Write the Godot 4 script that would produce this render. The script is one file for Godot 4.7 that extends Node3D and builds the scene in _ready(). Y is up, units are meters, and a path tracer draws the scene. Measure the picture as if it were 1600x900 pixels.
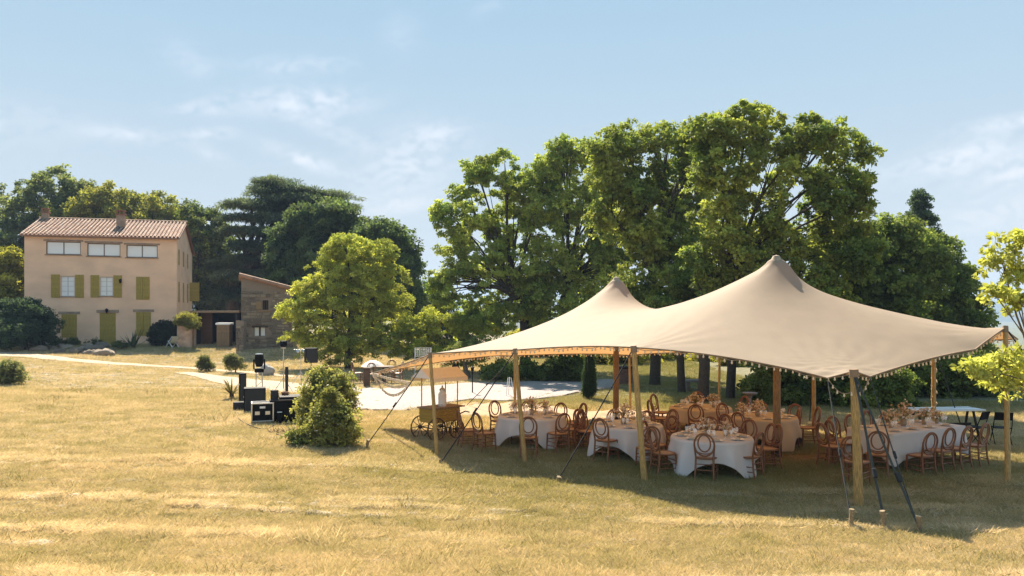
extends Node3D

# Units are metres. The meadow under the tent is y = 0, the camera stands at x = 0, z = 0 and looks along -z.
const F := 1244.0          # focal length in pixels of a 1600 x 900 picture
const EYE := 3.46          # height of the camera above the meadow under the tent
const HZ := 485.0          # row of the horizon

var rng := RandomNumberGenerator.new()
var M := {}
var T := {}
var used := {}
var n_big := FastNoiseLite.new()
var n_mid := FastNoiseLite.new()
var n_fine := FastNoiseLite.new()
var n_row := FastNoiseLite.new()
var sprays := {}


# ---------------------------------------------------------------- geometry helper
class Geo:
	var v := PackedVector3Array()
	var n := PackedVector3Array()
	var c := PackedColorArray()
	var ix := PackedInt32Array()
	var tint := Color(1, 1, 1)

	func vert(p: Vector3, nn: Vector3) -> int:
		v.append(p)
		n.append(nn)
		c.append(tint)
		return v.size() - 1

	func face(a: int, b: int, d: int) -> void:   # counter-clockwise seen from outside
		ix.append(a)
		ix.append(d)
		ix.append(b)

	func tri(a: Vector3, b: Vector3, d: Vector3) -> void:
		var nn := (b - a).cross(d - a).normalized()
		var i := vert(a, nn)
		vert(b, nn)
		vert(d, nn)
		face(i, i + 1, i + 2)

	func quad(a: Vector3, b: Vector3, d: Vector3, e: Vector3) -> void:
		var nn := (d - a).cross(e - b).normalized()
		var i := vert(a, nn)
		vert(b, nn)
		vert(d, nn)
		vert(e, nn)
		face(i, i + 1, i + 2)
		face(i, i + 2, i + 3)

	func box(at: Vector3, size: Vector3, turn := Basis.IDENTITY, bevel := 0.0) -> void:
		var h := size / 2.0
		var b := minf(bevel, minf(h.x, minf(h.y, h.z)) * 0.8)
		for axis in 3:
			var u := (axis + 1) % 3
			var w := (axis + 2) % 3
			for s in [-1.0, 1.0]:
				var q: Array[Vector3] = []
				for k in [[-1, -1], [1, -1], [1, 1], [-1, 1]]:
					var p := Vector3.ZERO
					p[axis] = s * h[axis]
					p[u] = k[0] * (h[u] - b)
					p[w] = k[1] * (h[w] - b)
					q.append(at + turn * p)
				if s > 0:
					quad(q[0], q[1], q[2], q[3])
				else:
					quad(q[3], q[2], q[1], q[0])
		if b <= 0.0:
			return
		for axis in 3:                                # the twelve chamfers
			var u := (axis + 1) % 3
			var w := (axis + 2) % 3
			for su in [-1.0, 1.0]:
				for sw in [-1.0, 1.0]:
					var q: Array[Vector3] = []
					for k in [[-1, 0], [1, 0], [1, 1], [-1, 1]]:
						var p := Vector3.ZERO
						p[axis] = k[0] * (h[axis] - b)
						p[u] = su * (h[u] - (b if k[1] else 0.0))
						p[w] = sw * (h[w] - (0.0 if k[1] else b))
						q.append(at + turn * p)
					if su * sw < 0:
						quad(q[0], q[1], q[2], q[3])
					else:
						quad(q[3], q[2], q[1], q[0])
		for sx in [-1.0, 1.0]:                        # and the eight corners
			for sy in [-1.0, 1.0]:
				for sz in [-1.0, 1.0]:
					var s := Vector3(sx, sy, sz)
					var a := at + turn * (s * (h - Vector3(0, b, b)))
					var d := at + turn * (s * (h - Vector3(b, 0, b)))
					var e := at + turn * (s * (h - Vector3(b, b, 0)))
					if sx * sy * sz > 0:
						tri(a, d, e)
					else:
						tri(a, e, d)

	func bar(a: Vector3, b: Vector3, w: float, t: float, bevel := 0.0) -> void:
		var y := (b - a).normalized()
		var x := y.cross(Vector3.UP if absf(y.y) < 0.9 else Vector3.BACK).normalized()
		box((a + b) / 2.0, Vector3(w, a.distance_to(b), t), Basis(x, y, x.cross(y)), bevel)

	func tube(pts: Array, radii: Array, sides := 8, closed := false) -> void:
		var m := pts.size()
		var side := Vector3.ZERO
		var first := v.size()
		for i in m:
			var along: Vector3
			if closed:
				along = (pts[(i + 1) % m] - pts[(i + m - 1) % m]).normalized()
			else:
				along = (pts[mini(i + 1, m - 1)] - pts[maxi(i - 1, 0)]).normalized()
			if side == Vector3.ZERO:
				side = along.cross(Vector3.UP if absf(along.y) < 0.9 else Vector3.RIGHT)
			side = (side - along * side.dot(along)).normalized()
			var up := along.cross(side)
			var r: float = radii[mini(i, radii.size() - 1)]
			for k in sides:
				var t := TAU * k / sides
				var d := side * cos(t) + up * sin(t)
				vert(pts[i] + d * r, d)
		for i in (m if closed else m - 1):
			for k in sides:
				var a := first + i * sides + k
				var b := first + i * sides + (k + 1) % sides
				var nx := first + ((i + 1) % m) * sides
				face(a, b, nx + (k + 1) % sides)
				face(a, nx + (k + 1) % sides, nx + k)
		if not closed:
			for e in [0, m - 1]:
				var d: Vector3 = (pts[e] - pts[1 if e == 0 else m - 2]).normalized()
				var ce := vert(pts[e], d)
				var ring := []
				for k in sides:
					ring.append(vert(v[first + e * sides + k], d))
				for k in sides:
					if e == 0:
						face(ce, ring[(k + 1) % sides], ring[k])
					else:
						face(ce, ring[k], ring[(k + 1) % sides])

	func lathe(profile: Array, sides := 16, at := Vector3.ZERO, turn := Basis.IDENTITY) -> void:   # profile of (radius, height) from bottom to top
		for i in profile.size() - 1:
			var a: Vector2 = profile[i]
			var b: Vector2 = profile[i + 1]
			var flat := Vector2(b.y - a.y, a.x - b.x).normalized()
			var first := v.size()
			for k in sides + 1:
				var t := TAU * k / sides
				var d := Vector3(cos(t), 0, -sin(t))
				var nn := turn * (d * flat.x + Vector3.UP * flat.y)
				vert(at + turn * (d * a.x + Vector3.UP * a.y), nn)
				vert(at + turn * (d * b.x + Vector3.UP * b.y), nn)
			for k in sides:
				var q := first + k * 2
				face(q, q + 2, q + 3)
				face(q, q + 3, q + 1)

	func sheet(p: PackedVector3Array, nu: int, nv: int, colors := PackedColorArray()) -> void:   # a grid of (nu + 1) x (nv + 1) points, smooth
		var first := v.size()
		var w := nv + 1
		for i in nu + 1:
			for j in nv + 1:
				var du := p[mini(i + 1, nu) * w + j] - p[maxi(i - 1, 0) * w + j]
				var dv := p[i * w + mini(j + 1, nv)] - p[i * w + maxi(j - 1, 0)]
				var k := vert(p[i * w + j], du.cross(dv).normalized())
				if colors.size():
					c[k] = colors[i * w + j]
		for i in nu:
			for j in nv:
				var a := first + i * w + j
				face(a, a + w, a + w + 1)
				face(a, a + w + 1, a + 1)

	func blob(at: Vector3, r: Vector3, noise: FastNoiseLite, rough: float, freq: float, nu := 12, nv := 8) -> void:
		var p := PackedVector3Array()
		for i in nu + 1:
			for j in nv + 1:
				var a := TAU * (i % nu) / nu
				var b := PI * j / nv
				var d := Vector3(sin(b) * cos(a), -cos(b), -sin(b) * sin(a))
				p.append(at + d * r * (1.0 + rough * noise.get_noise_3dv((at + d) * freq)))
		sheet(p, nu, nv)

	func leaf(at: Vector3, along: Vector3, face_n: Vector3, l: float, w: float) -> void:
		var s := along.cross(face_n).normalized() * w * 0.5
		var mid := at + along * l * 0.45
		var fold := face_n * w * 0.16
		var tip := at + along * l
		tri(at, mid + s + fold, tip)
		tri(at, tip, mid - s + fold)

	func mesh() -> ArrayMesh:
		var a := []
		a.resize(Mesh.ARRAY_MAX)
		a[Mesh.ARRAY_VERTEX] = v
		a[Mesh.ARRAY_NORMAL] = n
		a[Mesh.ARRAY_COLOR] = c
		a[Mesh.ARRAY_INDEX] = ix
		var m := ArrayMesh.new()
		m.add_surface_from_arrays(Mesh.PRIMITIVE_TRIANGLES, a)
		return m


# ---------------------------------------------------------------- naming helpers
func numbered(called: String) -> String:
	if not used.has(called):
		used[called] = 0
		return called
	used[called] += 1
	return "%s_%03d" % [called, used[called]]


func tag(o: Node, label: String, category: String, group := "", kind := "") -> Node:
	if label:
		o.set_meta("label", label)
	if category:
		o.set_meta("category", category)
	if group:
		o.set_meta("group", group)
	if kind:
		o.set_meta("kind", kind)
	return o


func thing(called: String, label: String, category: String, where := Vector3.ZERO, turn := 0.0, group := "") -> Node3D:
	var o := Node3D.new()
	o.name = numbered(called)
	add_child(o)
	o.position = where
	o.rotation.y = turn
	tag(o, label, category, group)
	return o


func part(called: String, g, m: Material, parent: Node = null, kind := "") -> MeshInstance3D:
	var o := MeshInstance3D.new()
	o.mesh = g.mesh() if g is Geo else g
	o.material_override = m
	if parent:
		var k := 0
		var name_now := called
		while parent.has_node(name_now):
			k += 1
			name_now = "%s_%03d" % [called, k]
		o.name = name_now
		parent.add_child(o)
	else:
		o.name = numbered(called)
		add_child(o)
	if kind:
		o.set_meta("kind", kind)
	return o


func copy(o: Node3D, where: Vector3, turn: float, label: String) -> Node3D:
	var r: Node3D = o.duplicate()
	var stem := String(o.name)
	r.name = numbered(stem)
	add_child(r)
	r.position = where
	r.rotation.y = turn
	r.set_meta("label", label)
	return r


func many(called: String, mesh: Mesh, m: Material, xf: Array, colors: Array, parent: Node) -> MultiMeshInstance3D:
	var mm := MultiMesh.new()
	mm.transform_format = MultiMesh.TRANSFORM_3D
	mm.use_colors = true
	mm.mesh = mesh
	mm.instance_count = xf.size()
	for i in xf.size():
		mm.set_instance_transform(i, xf[i])
		mm.set_instance_color(i, colors[i])
	var o := MultiMeshInstance3D.new()
	o.multimesh = mm
	o.material_override = m
	o.set_meta("kind", "stuff")
	if parent == self:
		o.name = numbered(called)
	else:
		var k := 0
		o.name = called
		while parent.has_node(String(o.name)):
			k += 1
			o.name = "%s_%03d" % [called, k]
	parent.add_child(o)
	return o


# ---------------------------------------------------------------- places
func at(px: float, py: float, d: float) -> Vector3:   # the point d metres in front of the camera that the photograph shows at this pixel
	return Vector3((px - 800.0) / F * d, EYE + (HZ - py) / F * d, -d)


func height(x: float, d: float) -> float:
	var h := (0.32 * (1.0 - exp(-maxf(0.0, -x - 1.0) / 5.0)) + 0.6 * smoothstep(17.0, 31.0, -x)) * smoothstep(9.0, 20.0, d)
	h = lerpf(h, 1.08, smoothstep(45.0, 54.5, d) * smoothstep(5.0, 15.0, -x))
	var near := clampf((13.0 - d) / 13.0, 0.0, 3.0)
	h += 1.7 * minf(near * near, 1.3)
	h -= smoothstep(-10.0, 20.0, x) * 22.0 * smoothstep(55.0, 420.0, d)
	if d < 90.0:
		if d > 6.0 and d < 34.0:
			var e := n_fine.get_noise_2d(x * 1.3, d * 2.0)
			h += 0.055 * swath_at(x, d) * (1.0 - smoothstep(24.0, 34.0, d)) - 0.075 * pit_at(x, d)
			h += 0.06 * absf(e) * (1.0 - smoothstep(24.0, 34.0, d)) + 0.032 * n_fine.get_noise_2d(x * 3.2 + 50.0, d * 3.6)
		h += 0.05 * n_big.get_noise_2d(x * 3.0, d * 3.0) + 0.02 * n_mid.get_noise_2d(x * 2.0, d * 2.0)
	return h


func swath_at(x: float, d: float) -> float:      # thin broken ridges of raked straw left by the mower
	if d > 22.0:
		return 0.0
	var line := 1.0 - absf(n_row.get_noise_2d(x * 0.07 + 7.0, d * 0.75 + x * 0.03 + 0.12 * n_mid.get_noise_2d(x * 1.5, d * 1.5))) * 2.0
	return smoothstep(0.86, 0.96, line) * smoothstep(-0.25, 0.1, n_mid.get_noise_2d(x * 0.5 + 30.0, d * 1.2)) * (1.0 - smoothstep(15.0, 22.0, d))


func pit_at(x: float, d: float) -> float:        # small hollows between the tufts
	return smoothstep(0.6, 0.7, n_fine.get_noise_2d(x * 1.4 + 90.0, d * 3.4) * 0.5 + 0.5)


func on(x: float, d: float) -> Vector3:
	return Vector3(x, height(x, d), -d)


func gp(px: float, py: float) -> Vector3:              # where the ray through a pixel meets the ground
	var d := 5.0
	while d < 200.0:
		var p := at(px, py, d)
		if p.y <= height(p.x, d):
			break
		d += 0.04
	return on((px - 800.0) / F * d, d)


# ---------------------------------------------------------------- materials
func noise(freq: float, kind := FastNoiseLite.TYPE_SIMPLEX_SMOOTH, oct := 4, sd := 1) -> FastNoiseLite:
	var f := FastNoiseLite.new()
	f.noise_type = kind
	f.frequency = freq
	f.fractal_octaves = oct
	f.seed = sd
	return f


func ntex(freq: float, lo: float, hi: float, oct := 4, sd := 1, kind := FastNoiseLite.TYPE_SIMPLEX_SMOOTH, side := 512) -> NoiseTexture2D:
	var t := NoiseTexture2D.new()
	t.width = side
	t.height = side
	t.seamless = true
	t.noise = noise(freq, kind, oct, sd)
	var g := Gradient.new()
	g.set_color(0, Color(lo, lo, lo))
	g.set_color(1, Color(hi, hi, hi))
	t.color_ramp = g
	return t


func mat(lin: Color, rough: float, tex: Texture2D = null, scale := Vector3.ONE, bump := 0.0, world := false) -> StandardMaterial3D:
	var m := StandardMaterial3D.new()
	m.albedo_color = lin.linear_to_srgb()
	m.roughness = rough
	if tex:
		m.albedo_texture = tex
		m.uv1_triplanar = true
		m.uv1_world_triplanar = world
		m.uv1_scale = scale
		if bump > 0.0:
			m.heightmap_enabled = true
			m.heightmap_texture = tex
			m.heightmap_scale = bump
	return m


func materials() -> void:
	T.cloud = ntex(0.006, 0.76, 1.0, 5, 3)
	T.plaster = ntex(0.006, 0.87, 1.0, 6, 17)
	T.grain = ntex(0.02, 0.5, 1.0, 4, 5)
	T.speck = ntex(0.06, 0.55, 1.0, 3, 7)
	T.soft = ntex(0.01, 0.95, 1.0, 5, 9)
	T.weave = ntex(0.2, 0.8, 1.0, 2, 11)
	T.turf = ntex(0.05, 0.62, 1.0, 5, 13)
	M.leaf = mat(Color(1, 1, 1), 0.65)
	M.leaf.metallic_specular = 0.3
	M.leaf.vertex_color_use_as_albedo = true
	M.leaf.backlight_enabled = true
	M.leaf.backlight = Color(0.95, 1.0, 0.6).linear_to_srgb()
	M.straw = mat(Color(1, 1, 1), 0.8)
	M.straw.vertex_color_use_as_albedo = true
	M.straw.backlight_enabled = true
	M.straw.backlight = Color(0.7, 0.65, 0.4).linear_to_srgb()
	M.ground = mat(Color(1, 1, 1), 0.95, T.turf, Vector3(1.1, 1.1, 1.1), 2.2, true)
	M.ground.vertex_color_use_as_albedo = true
	M.bark = mat(Color(0.11, 0.085, 0.06), 0.9, T.grain, Vector3(3, 0.7, 3), 3.0)
	M.pale_bark = mat(Color(0.26, 0.2, 0.14), 0.9, T.grain, Vector3(3, 0.8, 3), 2.0)
	M.tent = mat(Color(0.46, 0.36, 0.258), 0.75, T.soft, Vector3(0.35, 0.35, 0.35))
	M.tent.backlight_enabled = true
	M.tent.backlight = Color(0.84, 0.57, 0.3).linear_to_srgb()
	M.tent_patch = mat(Color(0.33, 0.26, 0.18), 0.75, T.soft, Vector3(1, 1, 1))
	M.hem = mat(Color(0.3, 0.2, 0.12), 0.8, T.weave, Vector3(4, 4, 4))
	M.pole = mat(Color(0.7, 0.44, 0.14), 0.6, T.grain, Vector3(6, 0.5, 6), 0.4)
	M.main_pole = mat(Color(0.45, 0.26, 0.09), 0.55, T.grain, Vector3(6, 0.5, 6), 0.4)
	M.boot = mat(Color(0.012, 0.014, 0.022), 0.6)
	M.rope = mat(Color(0.012, 0.012, 0.013), 0.8)
	M.strap = mat(Color(0.035, 0.038, 0.03), 0.7, T.weave, Vector3(5, 5, 5))
	M.stake = mat(Color(0.45, 0.34, 0.2), 0.85, T.grain, Vector3(8, 2, 8), 1.0)
	M.bulb = mat(Color(0.8, 0.62, 0.42), 0.25)
	M.wire = mat(Color(0.35, 0.25, 0.16), 0.6)
	M.chair = mat(Color(0.37, 0.15, 0.06), 0.38, T.grain, Vector3(9, 3, 9), 0.1)
	M.cane = mat(Color(0.5, 0.31, 0.18), 0.7, T.weave, Vector3(6, 6, 6), 0.3)
	M.linen = mat(Color(0.84, 0.81, 0.8), 0.8, T.weave, Vector3(3, 3, 3))
	M.linen.backlight_enabled = true
	M.linen.backlight = Color(0.3, 0.29, 0.28).linear_to_srgb()
	M.ecru = mat(Color(0.62, 0.5, 0.36), 0.85, T.weave, Vector3(3, 3, 3))
	M.glass = StandardMaterial3D.new()
	M.glass.albedo_color = Color(1, 1, 1, 0.3)
	M.glass.transparency = BaseMaterial3D.TRANSPARENCY_ALPHA
	M.glass.roughness = 0.05
	M.china = mat(Color(0.75, 0.73, 0.7), 0.25)
	M.slate_plate = mat(Color(0.05, 0.05, 0.055), 0.35)
	M.vase = mat(Color(0.6, 0.45, 0.3), 0.6, T.speck, Vector3(6, 6, 6))
	M.bloom = mat(Color(1, 1, 1), 0.7)
	M.bloom.vertex_color_use_as_albedo = true
	M.bloom.backlight_enabled = true
	M.bloom.backlight = Color(0.5, 0.45, 0.4).linear_to_srgb()
	M.black = mat(Color(0.008, 0.008, 0.008), 0.65, T.speck, Vector3(8, 8, 8))
	M.grille = mat(Color(0.02, 0.02, 0.021), 0.75, T.weave, Vector3(12, 12, 12), 0.2)
	M.alu = mat(Color(0.55, 0.54, 0.52), 0.35)
	M.alu.metallic = 0.8
	M.white = mat(Color(0.75, 0.74, 0.72), 0.5)
	M.plaster = mat(Color(0.93, 0.61, 0.4), 0.92, T.plaster, Vector3(0.13, 0.2, 0.13), 1.0)
	M.plaster_new = mat(Color(0.72, 0.47, 0.32), 0.92, T.cloud, Vector3(0.4, 0.5, 0.4), 1.0)
	M.trim = mat(Color(0.42, 0.3, 0.21), 0.9, T.cloud, Vector3(0.8, 0.8, 0.8), 0.5)
	M.shutter = mat(Color(0.64, 0.45, 0.06), 0.6, T.grain, Vector3(5, 0.7, 5), 0.3)
	M.frame = mat(Color(0.12, 0.085, 0.06), 0.5)
	M.white_frame = mat(Color(0.6, 0.58, 0.54), 0.5)
	M.pane = mat(Color(0.26, 0.28, 0.29), 0.12)
	M.pane.metallic = 0.0
	M.pane.metallic_specular = 0.9
	M.pane.clearcoat_enabled = true
	M.pane.clearcoat = 1.0
	M.pane.clearcoat_roughness = 0.05
	M.curtain = mat(Color(0.86, 0.85, 0.83), 0.6)
	M.dark = mat(Color(0.02, 0.017, 0.014), 0.9)
	M.tile = mat(Color(1, 1, 1), 0.85, T.speck, Vector3(2, 2, 2), 0.5)
	M.tile.vertex_color_use_as_albedo = true
	M.stone = mat(Color(1, 1, 1), 0.92, T.speck, Vector3(1.5, 1.5, 1.5), 1.5)
	M.stone.vertex_color_use_as_albedo = true
	M.mortar = mat(Color(0.4, 0.31, 0.24), 0.95, T.speck, Vector3(2, 2, 2), 1.0)
	M.brown_wood = mat(Color(0.17, 0.09, 0.045), 0.75, T.grain, Vector3(5, 0.8, 5), 0.5)
	M.tan_wood = mat(Color(0.42, 0.27, 0.14), 0.75, T.grain, Vector3(5, 0.8, 5), 0.5)
	M.dark_wood = mat(Color(0.05, 0.032, 0.022), 0.8, T.grain, Vector3(5, 0.8, 5), 0.5)
	M.cart = mat(Color(0.62, 0.38, 0.05), 0.55, T.grain, Vector3(0.8, 6, 6), 0.3)
	M.cart_wheel = mat(Color(0.13, 0.07, 0.03), 0.6, T.grain, Vector3(6, 6, 6))
	M.canvas = mat(Color(0.92, 0.87, 0.8), 0.85, T.soft, Vector3(2, 2, 2))
	M.canvas.backlight_enabled = true
	M.canvas.backlight = Color(0.5, 0.36, 0.14).linear_to_srgb()
	M.paving = mat(Color(0.43, 0.365, 0.34), 0.9, T.turf, Vector3(0.35, 0.35, 0.35), 1.0, true)
	M.gravel = mat(Color(0.62, 0.48, 0.33), 0.95, T.speck, Vector3(1.2, 1.2, 1.2), 1.2, true)
	M.sand = mat(Color(0.56, 0.37, 0.21), 0.95, T.turf, Vector3(0.9, 0.9, 0.9), 1.0, true)
	M.terracotta = mat(Color(0.42, 0.2, 0.12), 0.85, T.speck, Vector3(3, 3, 3), 0.3)
	M.black.metallic_specular = 0.25
	M.far_hill = mat(Color(0.07, 0.1, 0.06), 0.95, T.cloud, Vector3(0.004, 0.004, 0.004), 0.0, true)


# ---------------------------------------------------------------- sky
func sky_cover() -> ImageTexture:
	var w := 2048
	var h := 1024
	var data := PackedByteArray()
	data.resize(w * h * 4)
	var streak := noise(0.9, FastNoiseLite.TYPE_SIMPLEX_SMOOTH, 5, 21)
	streak.fractal_gain = 0.62
	var warp := noise(0.35, FastNoiseLite.TYPE_SIMPLEX_SMOOTH, 3, 22)
	# soft patches of cirrus: azimuth, elevation, half sizes (degrees), tilt, strength
	var patches := []
	for q in [[475, 160, 85, 20, 0.05, 1.0], [320, 168, 45, 12, 0.1, 0.6], [330, 208, 34, 8, 0.1, 0.7], [205, 211, 55, 10, 0.0, 0.7], [470, 248, 48, 12, -0.3, 0.9], [640, 255, 75, 50, 0.2, 0.65], [300, 95, 40, 22, -0.3, 0.35], [440, 103, 60, 14, 0.1, 0.45], [520, 100, 34, 10, 0, 0.4], [625, 55, 30, 30, 0, 0.25], [690, 208, 50, 14, 0.0, 0.5], [1495, 244, 90, 17, 0.18, 0.75], [1575, 191, 60, 9, 0.06, 0.8], [1590, 262, 70, 16, 0.05, 0.6], [1560, 335, 80, 26, 0.1, 0.45], [600, 320, 90, 16, 0.05, 0.5], [510, 200, 60, 14, -0.35, 0.5], [325, 238, 26, 10, -0.4, 0.45], [765, 8, 26, 12, 0.3, 0.3], [1800, 230, 160, 30, 0.1, 0.7], [-150, 190, 160, 30, 0.1, 0.6], [-420, 260, 140, 40, 0.1, 0.6], [2150, 300, 150, 40, 0.1, 0.6]]:
		patches.append([rad_to_deg(atan2(q[0] - 800.0, F)), rad_to_deg(atan2(HZ - q[1], sqrt(F * F + pow(q[0] - 800.0, 2)))), q[2] / 21.7, q[3] / 21.7, q[4], q[5]])
	for y in range(0, h / 2):
		var el := 90.0 - 180.0 * (y + 0.5) / h
		if el > 62.0:
			continue
		for x in w:
			var az := 360.0 * (x + 0.5) / w
			if az > 180.0:
				az -= 360.0
			var a := 0.0
			for p in patches:
				var dx: float = az - p[0]
				if absf(dx) > p[2] * 2.6:
					continue
				var dy: float = el - p[1] - dx * p[4]
				var e: float = dx * dx / (p[2] * p[2]) + dy * dy / (p[3] * p[3])
				if e < 6.0:
					a += p[5] * exp(-e)
			var base := 0.0
			if a > 0.01 or absf(az) > 60.0:
				var wv := warp.get_noise_2d(az * 0.5, el)
				var s := streak.get_noise_2d(az * 0.3 + el * 0.2 + wv * 1.5, el * 1.5 - az * 0.12 + wv * 2.2) * 0.5 + 0.5
				if absf(az) > 45.0:
					base = 0.5 * smoothstep(0.1, 0.5, wv) * smoothstep(45.0, 75.0, absf(az))
				a = (a + base) * smoothstep(0.22, 0.68, s) * 1.1
			var i := (y * w + x) * 4
			data[i] = 255
			data[i + 1] = 246
			data[i + 2] = 240
			data[i + 3] = int(clampf(a, 0.0, 1.0) * 255.0)
	return ImageTexture.create_from_image(Image.create_from_data(w, h, false, Image.FORMAT_RGBA8, data))


func camera_and_light() -> void:
	var cam := Camera3D.new()
	cam.name = "camera"
	cam.projection = Camera3D.PROJECTION_FRUSTUM
	cam.near = 0.1
	cam.far = 9000.0
	cam.size = 2.0 * cam.near * 450.0 / F
	cam.frustum_offset = Vector2(0, cam.near * (HZ - 450.0) / F)
	cam.position = Vector3(0, EYE, 0)
	add_child(cam)
	cam.make_current()
	var sun := DirectionalLight3D.new()
	sun.name = "sun"
	sun.light_energy = 1.6
	sun.light_color = Color(1.0, 0.885, 0.73).linear_to_srgb()
	sun.light_angular_distance = 0.5
	sun.shadow_enabled = true
	add_child(sun)
	sun.look_at_from_position(Vector3.ZERO, Vector3(0.34, -1.08, 1.0), Vector3.UP)
	var sky := ProceduralSkyMaterial.new()
	sky.sky_top_color = Color(0.29 / 2.95, 0.54 / 2.95, 0.77 / 2.95).linear_to_srgb()
	sky.sky_horizon_color = Color(0.78 / 2.95, 0.81 / 2.95, 0.81 / 2.95).linear_to_srgb()
	sky.sky_curve = 0.2
	sky.ground_bottom_color = Color(0.14, 0.11, 0.07).linear_to_srgb()
	sky.ground_horizon_color = Color(0.3, 0.29, 0.26).linear_to_srgb()
	sky.sky_cover = sky_cover()
	sky.sky_cover_modulate = Color(Color(0.1, 0.08, 0.074).linear_to_srgb(), 1.0)
	sky.sun_angle_max = 0.0
	var env := Environment.new()
	env.background_mode = Environment.BG_SKY
	env.sky = Sky.new()
	env.sky.sky_material = sky
	env.tonemap_mode = Environment.TONE_MAPPER_LINEAR
	env.tonemap_exposure = 3.05
	env.sdfgi_enabled = true
	env.ssao_enabled = true
	env.ssil_enabled = true
	env.fog_enabled = true
	env.fog_density = 0.00035
	env.fog_light_color = Color(0.62, 0.72, 0.85)
	var we := WorldEnvironment.new()
	we.name = "environment"
	we.environment = env
	add_child(we)


# ---------------------------------------------------------------- ground
var brown_ground := []        # [centre x, centre d, half x, half d] of brown patches with shorter grass
func turf_color(x: float, d: float) -> Color:
	var a := n_mid.get_noise_2d(x * 1.0, d * 1.6) * 0.5 + 0.5
	var b := n_big.get_noise_2d(x * 1.3 + 40.0, d * 2.2) * 0.5 + 0.5
	var row := n_row.get_noise_2d(x * 0.35 + d * 0.06, d * 3.2) * 0.5 + 0.5
	var fine := n_fine.get_noise_2d(x * 3.0, d * 3.0) * 0.5 + 0.5
	var straw := Color(0.75, 0.585, 0.42)
	var olive := Color(0.4, 0.335, 0.165)
	var green := Color(0.19, 0.2, 0.06)
	var t := clampf(0.5 + (a - 0.5) * 1.1 + (row - 0.5) * 0.8 + (fine - 0.5) * 1.5 + 0.6 * n_fine.get_noise_2d(x * 7.0 + 11.0, d * 7.0), 0.0, 1.0)
	var col := olive.lerp(straw, t)
	col = col.lerp(Color(0.92, 0.75, 0.56), swath_at(x, d) * 0.9)
	col = col.lerp(Color(0.12, 0.095, 0.04), pit_at(x, d) * 0.85)  # shade in the hollows painted into the turf colour
	# greener grass, with the tone of shade painted in under tent and trees
	var shade_green := shade_green_at(x, d)
	shade_green = clampf(shade_green + (b - 0.55) * 0.5, 0.0, 0.95)
	col = col.lerp(green, shade_green * (0.7 + 0.3 * a))
	for q in brown_ground:
		var e: float = pow((x - q[0]) / q[2], 2) + pow((d - q[1]) / q[3], 2)
		if e < 2.0:
			col = col.lerp(Color(0.42, 0.27, 0.13), (1.0 - smoothstep(0.5, 1.3, e + (fine - 0.5) * 0.7)) * 0.9)
	return col


func shade_green_at(x: float, d: float) -> float:  # how much of the green shade tone is painted into the grass
	var shade_green := exp(-pow((x - 5.0) / 7.5, 2) - pow((d - 18.2) / 4.2, 2)) * 1.1
	shade_green = maxf(shade_green, smoothstep(24.0, 29.0, d) * smoothstep(3.5, 6.0, x) * 0.85)
	shade_green = maxf(shade_green, smoothstep(27.0, 30.0, d) * smoothstep(-2.0, 1.0, x) * 0.6)
	shade_green = maxf(shade_green, smoothstep(49.0, 50.5, d) * smoothstep(-18.0, -20.0, x) * 0.5)
	return minf(shade_green, 1.0)


func build_ground() -> void:
	brown_ground = [[7.1, 18.7, 1.6, 0.55], [4.9, 18.9, 0.8, 0.5], [0.2, 21.9, 2.2, 0.7]]
	var rows := []
	var d := -40.0
	while d < 6000.0:
		rows.append(d)
		d += 8.0 if d < 2.0 else (0.07 if d < 17.0 else 0.13 if d < 26.0 else (0.25 if d < 60.0 else (d - 30.0) * 0.12))
	var cols := 380
	var p := PackedVector3Array()
	var cc := PackedColorArray()
	for j in cols + 1:
		for i in rows.size():
			var dd: float = rows[i]
			var half := 30.0 + maxf(dd, 0.0) * 0.95
			if dd > 3.0 and dd < 60.0:
				half = maxf(12.0, dd * 0.8)
			var s := 2.0 * j / cols - 1.0
			var x := half * s
			p.append(Vector3(x, height(x, dd), -dd))
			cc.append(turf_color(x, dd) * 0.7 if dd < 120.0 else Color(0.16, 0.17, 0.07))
	var g := Geo.new()
	g.sheet(p, cols, rows.size() - 1, cc)
	var o := part("ground", g, M.ground)
	o.set_meta("kind", "structure")
	# distant hills across the valley
	var hp := PackedVector3Array()
	for i in 121:
		for j in 13:
			var x := -2600.0 + i * 43.0
			var u := j / 12.0
			var dd := 2500.0 + (u - 0.5) * 1500.0
			var y := -24.0 + sin(u * PI) * (66.0 + 26.0 * sin(x * 0.0021 + 0.4) + 16.0 * n_big.get_noise_2d(x * 0.02, 3.0))
			hp.append(Vector3(x, y, -dd))
	var hg := Geo.new()
	hg.sheet(hp, 120, 12)
	var ho := part("hills", hg, M.far_hill)
	ho.set_meta("kind", "structure")


func ribbon(called: String, left: Array, right: Array, m: Material, lift: float) -> void:   # a strip of ground between two lines of points (x, depth)
	var p := PackedVector3Array()
	var steps := 40
	var across := 10
	for i in steps + 1:
		var a := along(left, float(i) / steps)
		var b := along(right, float(i) / steps)
		for j in across + 1:
			var q := a.lerp(b, float(j) / across)
			p.append(Vector3(q.x, height(q.x, q.y) + lift, -q.y))
	var g := Geo.new()
	g.sheet(p, steps, across)
	var o := part(called, g, m)
	o.set_meta("kind", "structure")


func along(l: Array, t: float) -> Vector2:
	var f := t * (l.size() - 1)
	var i := mini(int(f), l.size() - 2)
	var a: Vector2 = l[i]
	var b: Vector2 = l[i + 1]
	var p0: Vector2 = l[maxi(i - 1, 0)]
	var p3: Vector2 = l[mini(i + 2, l.size() - 1)]
	return a.cubic_interpolate(b, p0, p3, f - i)


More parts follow.
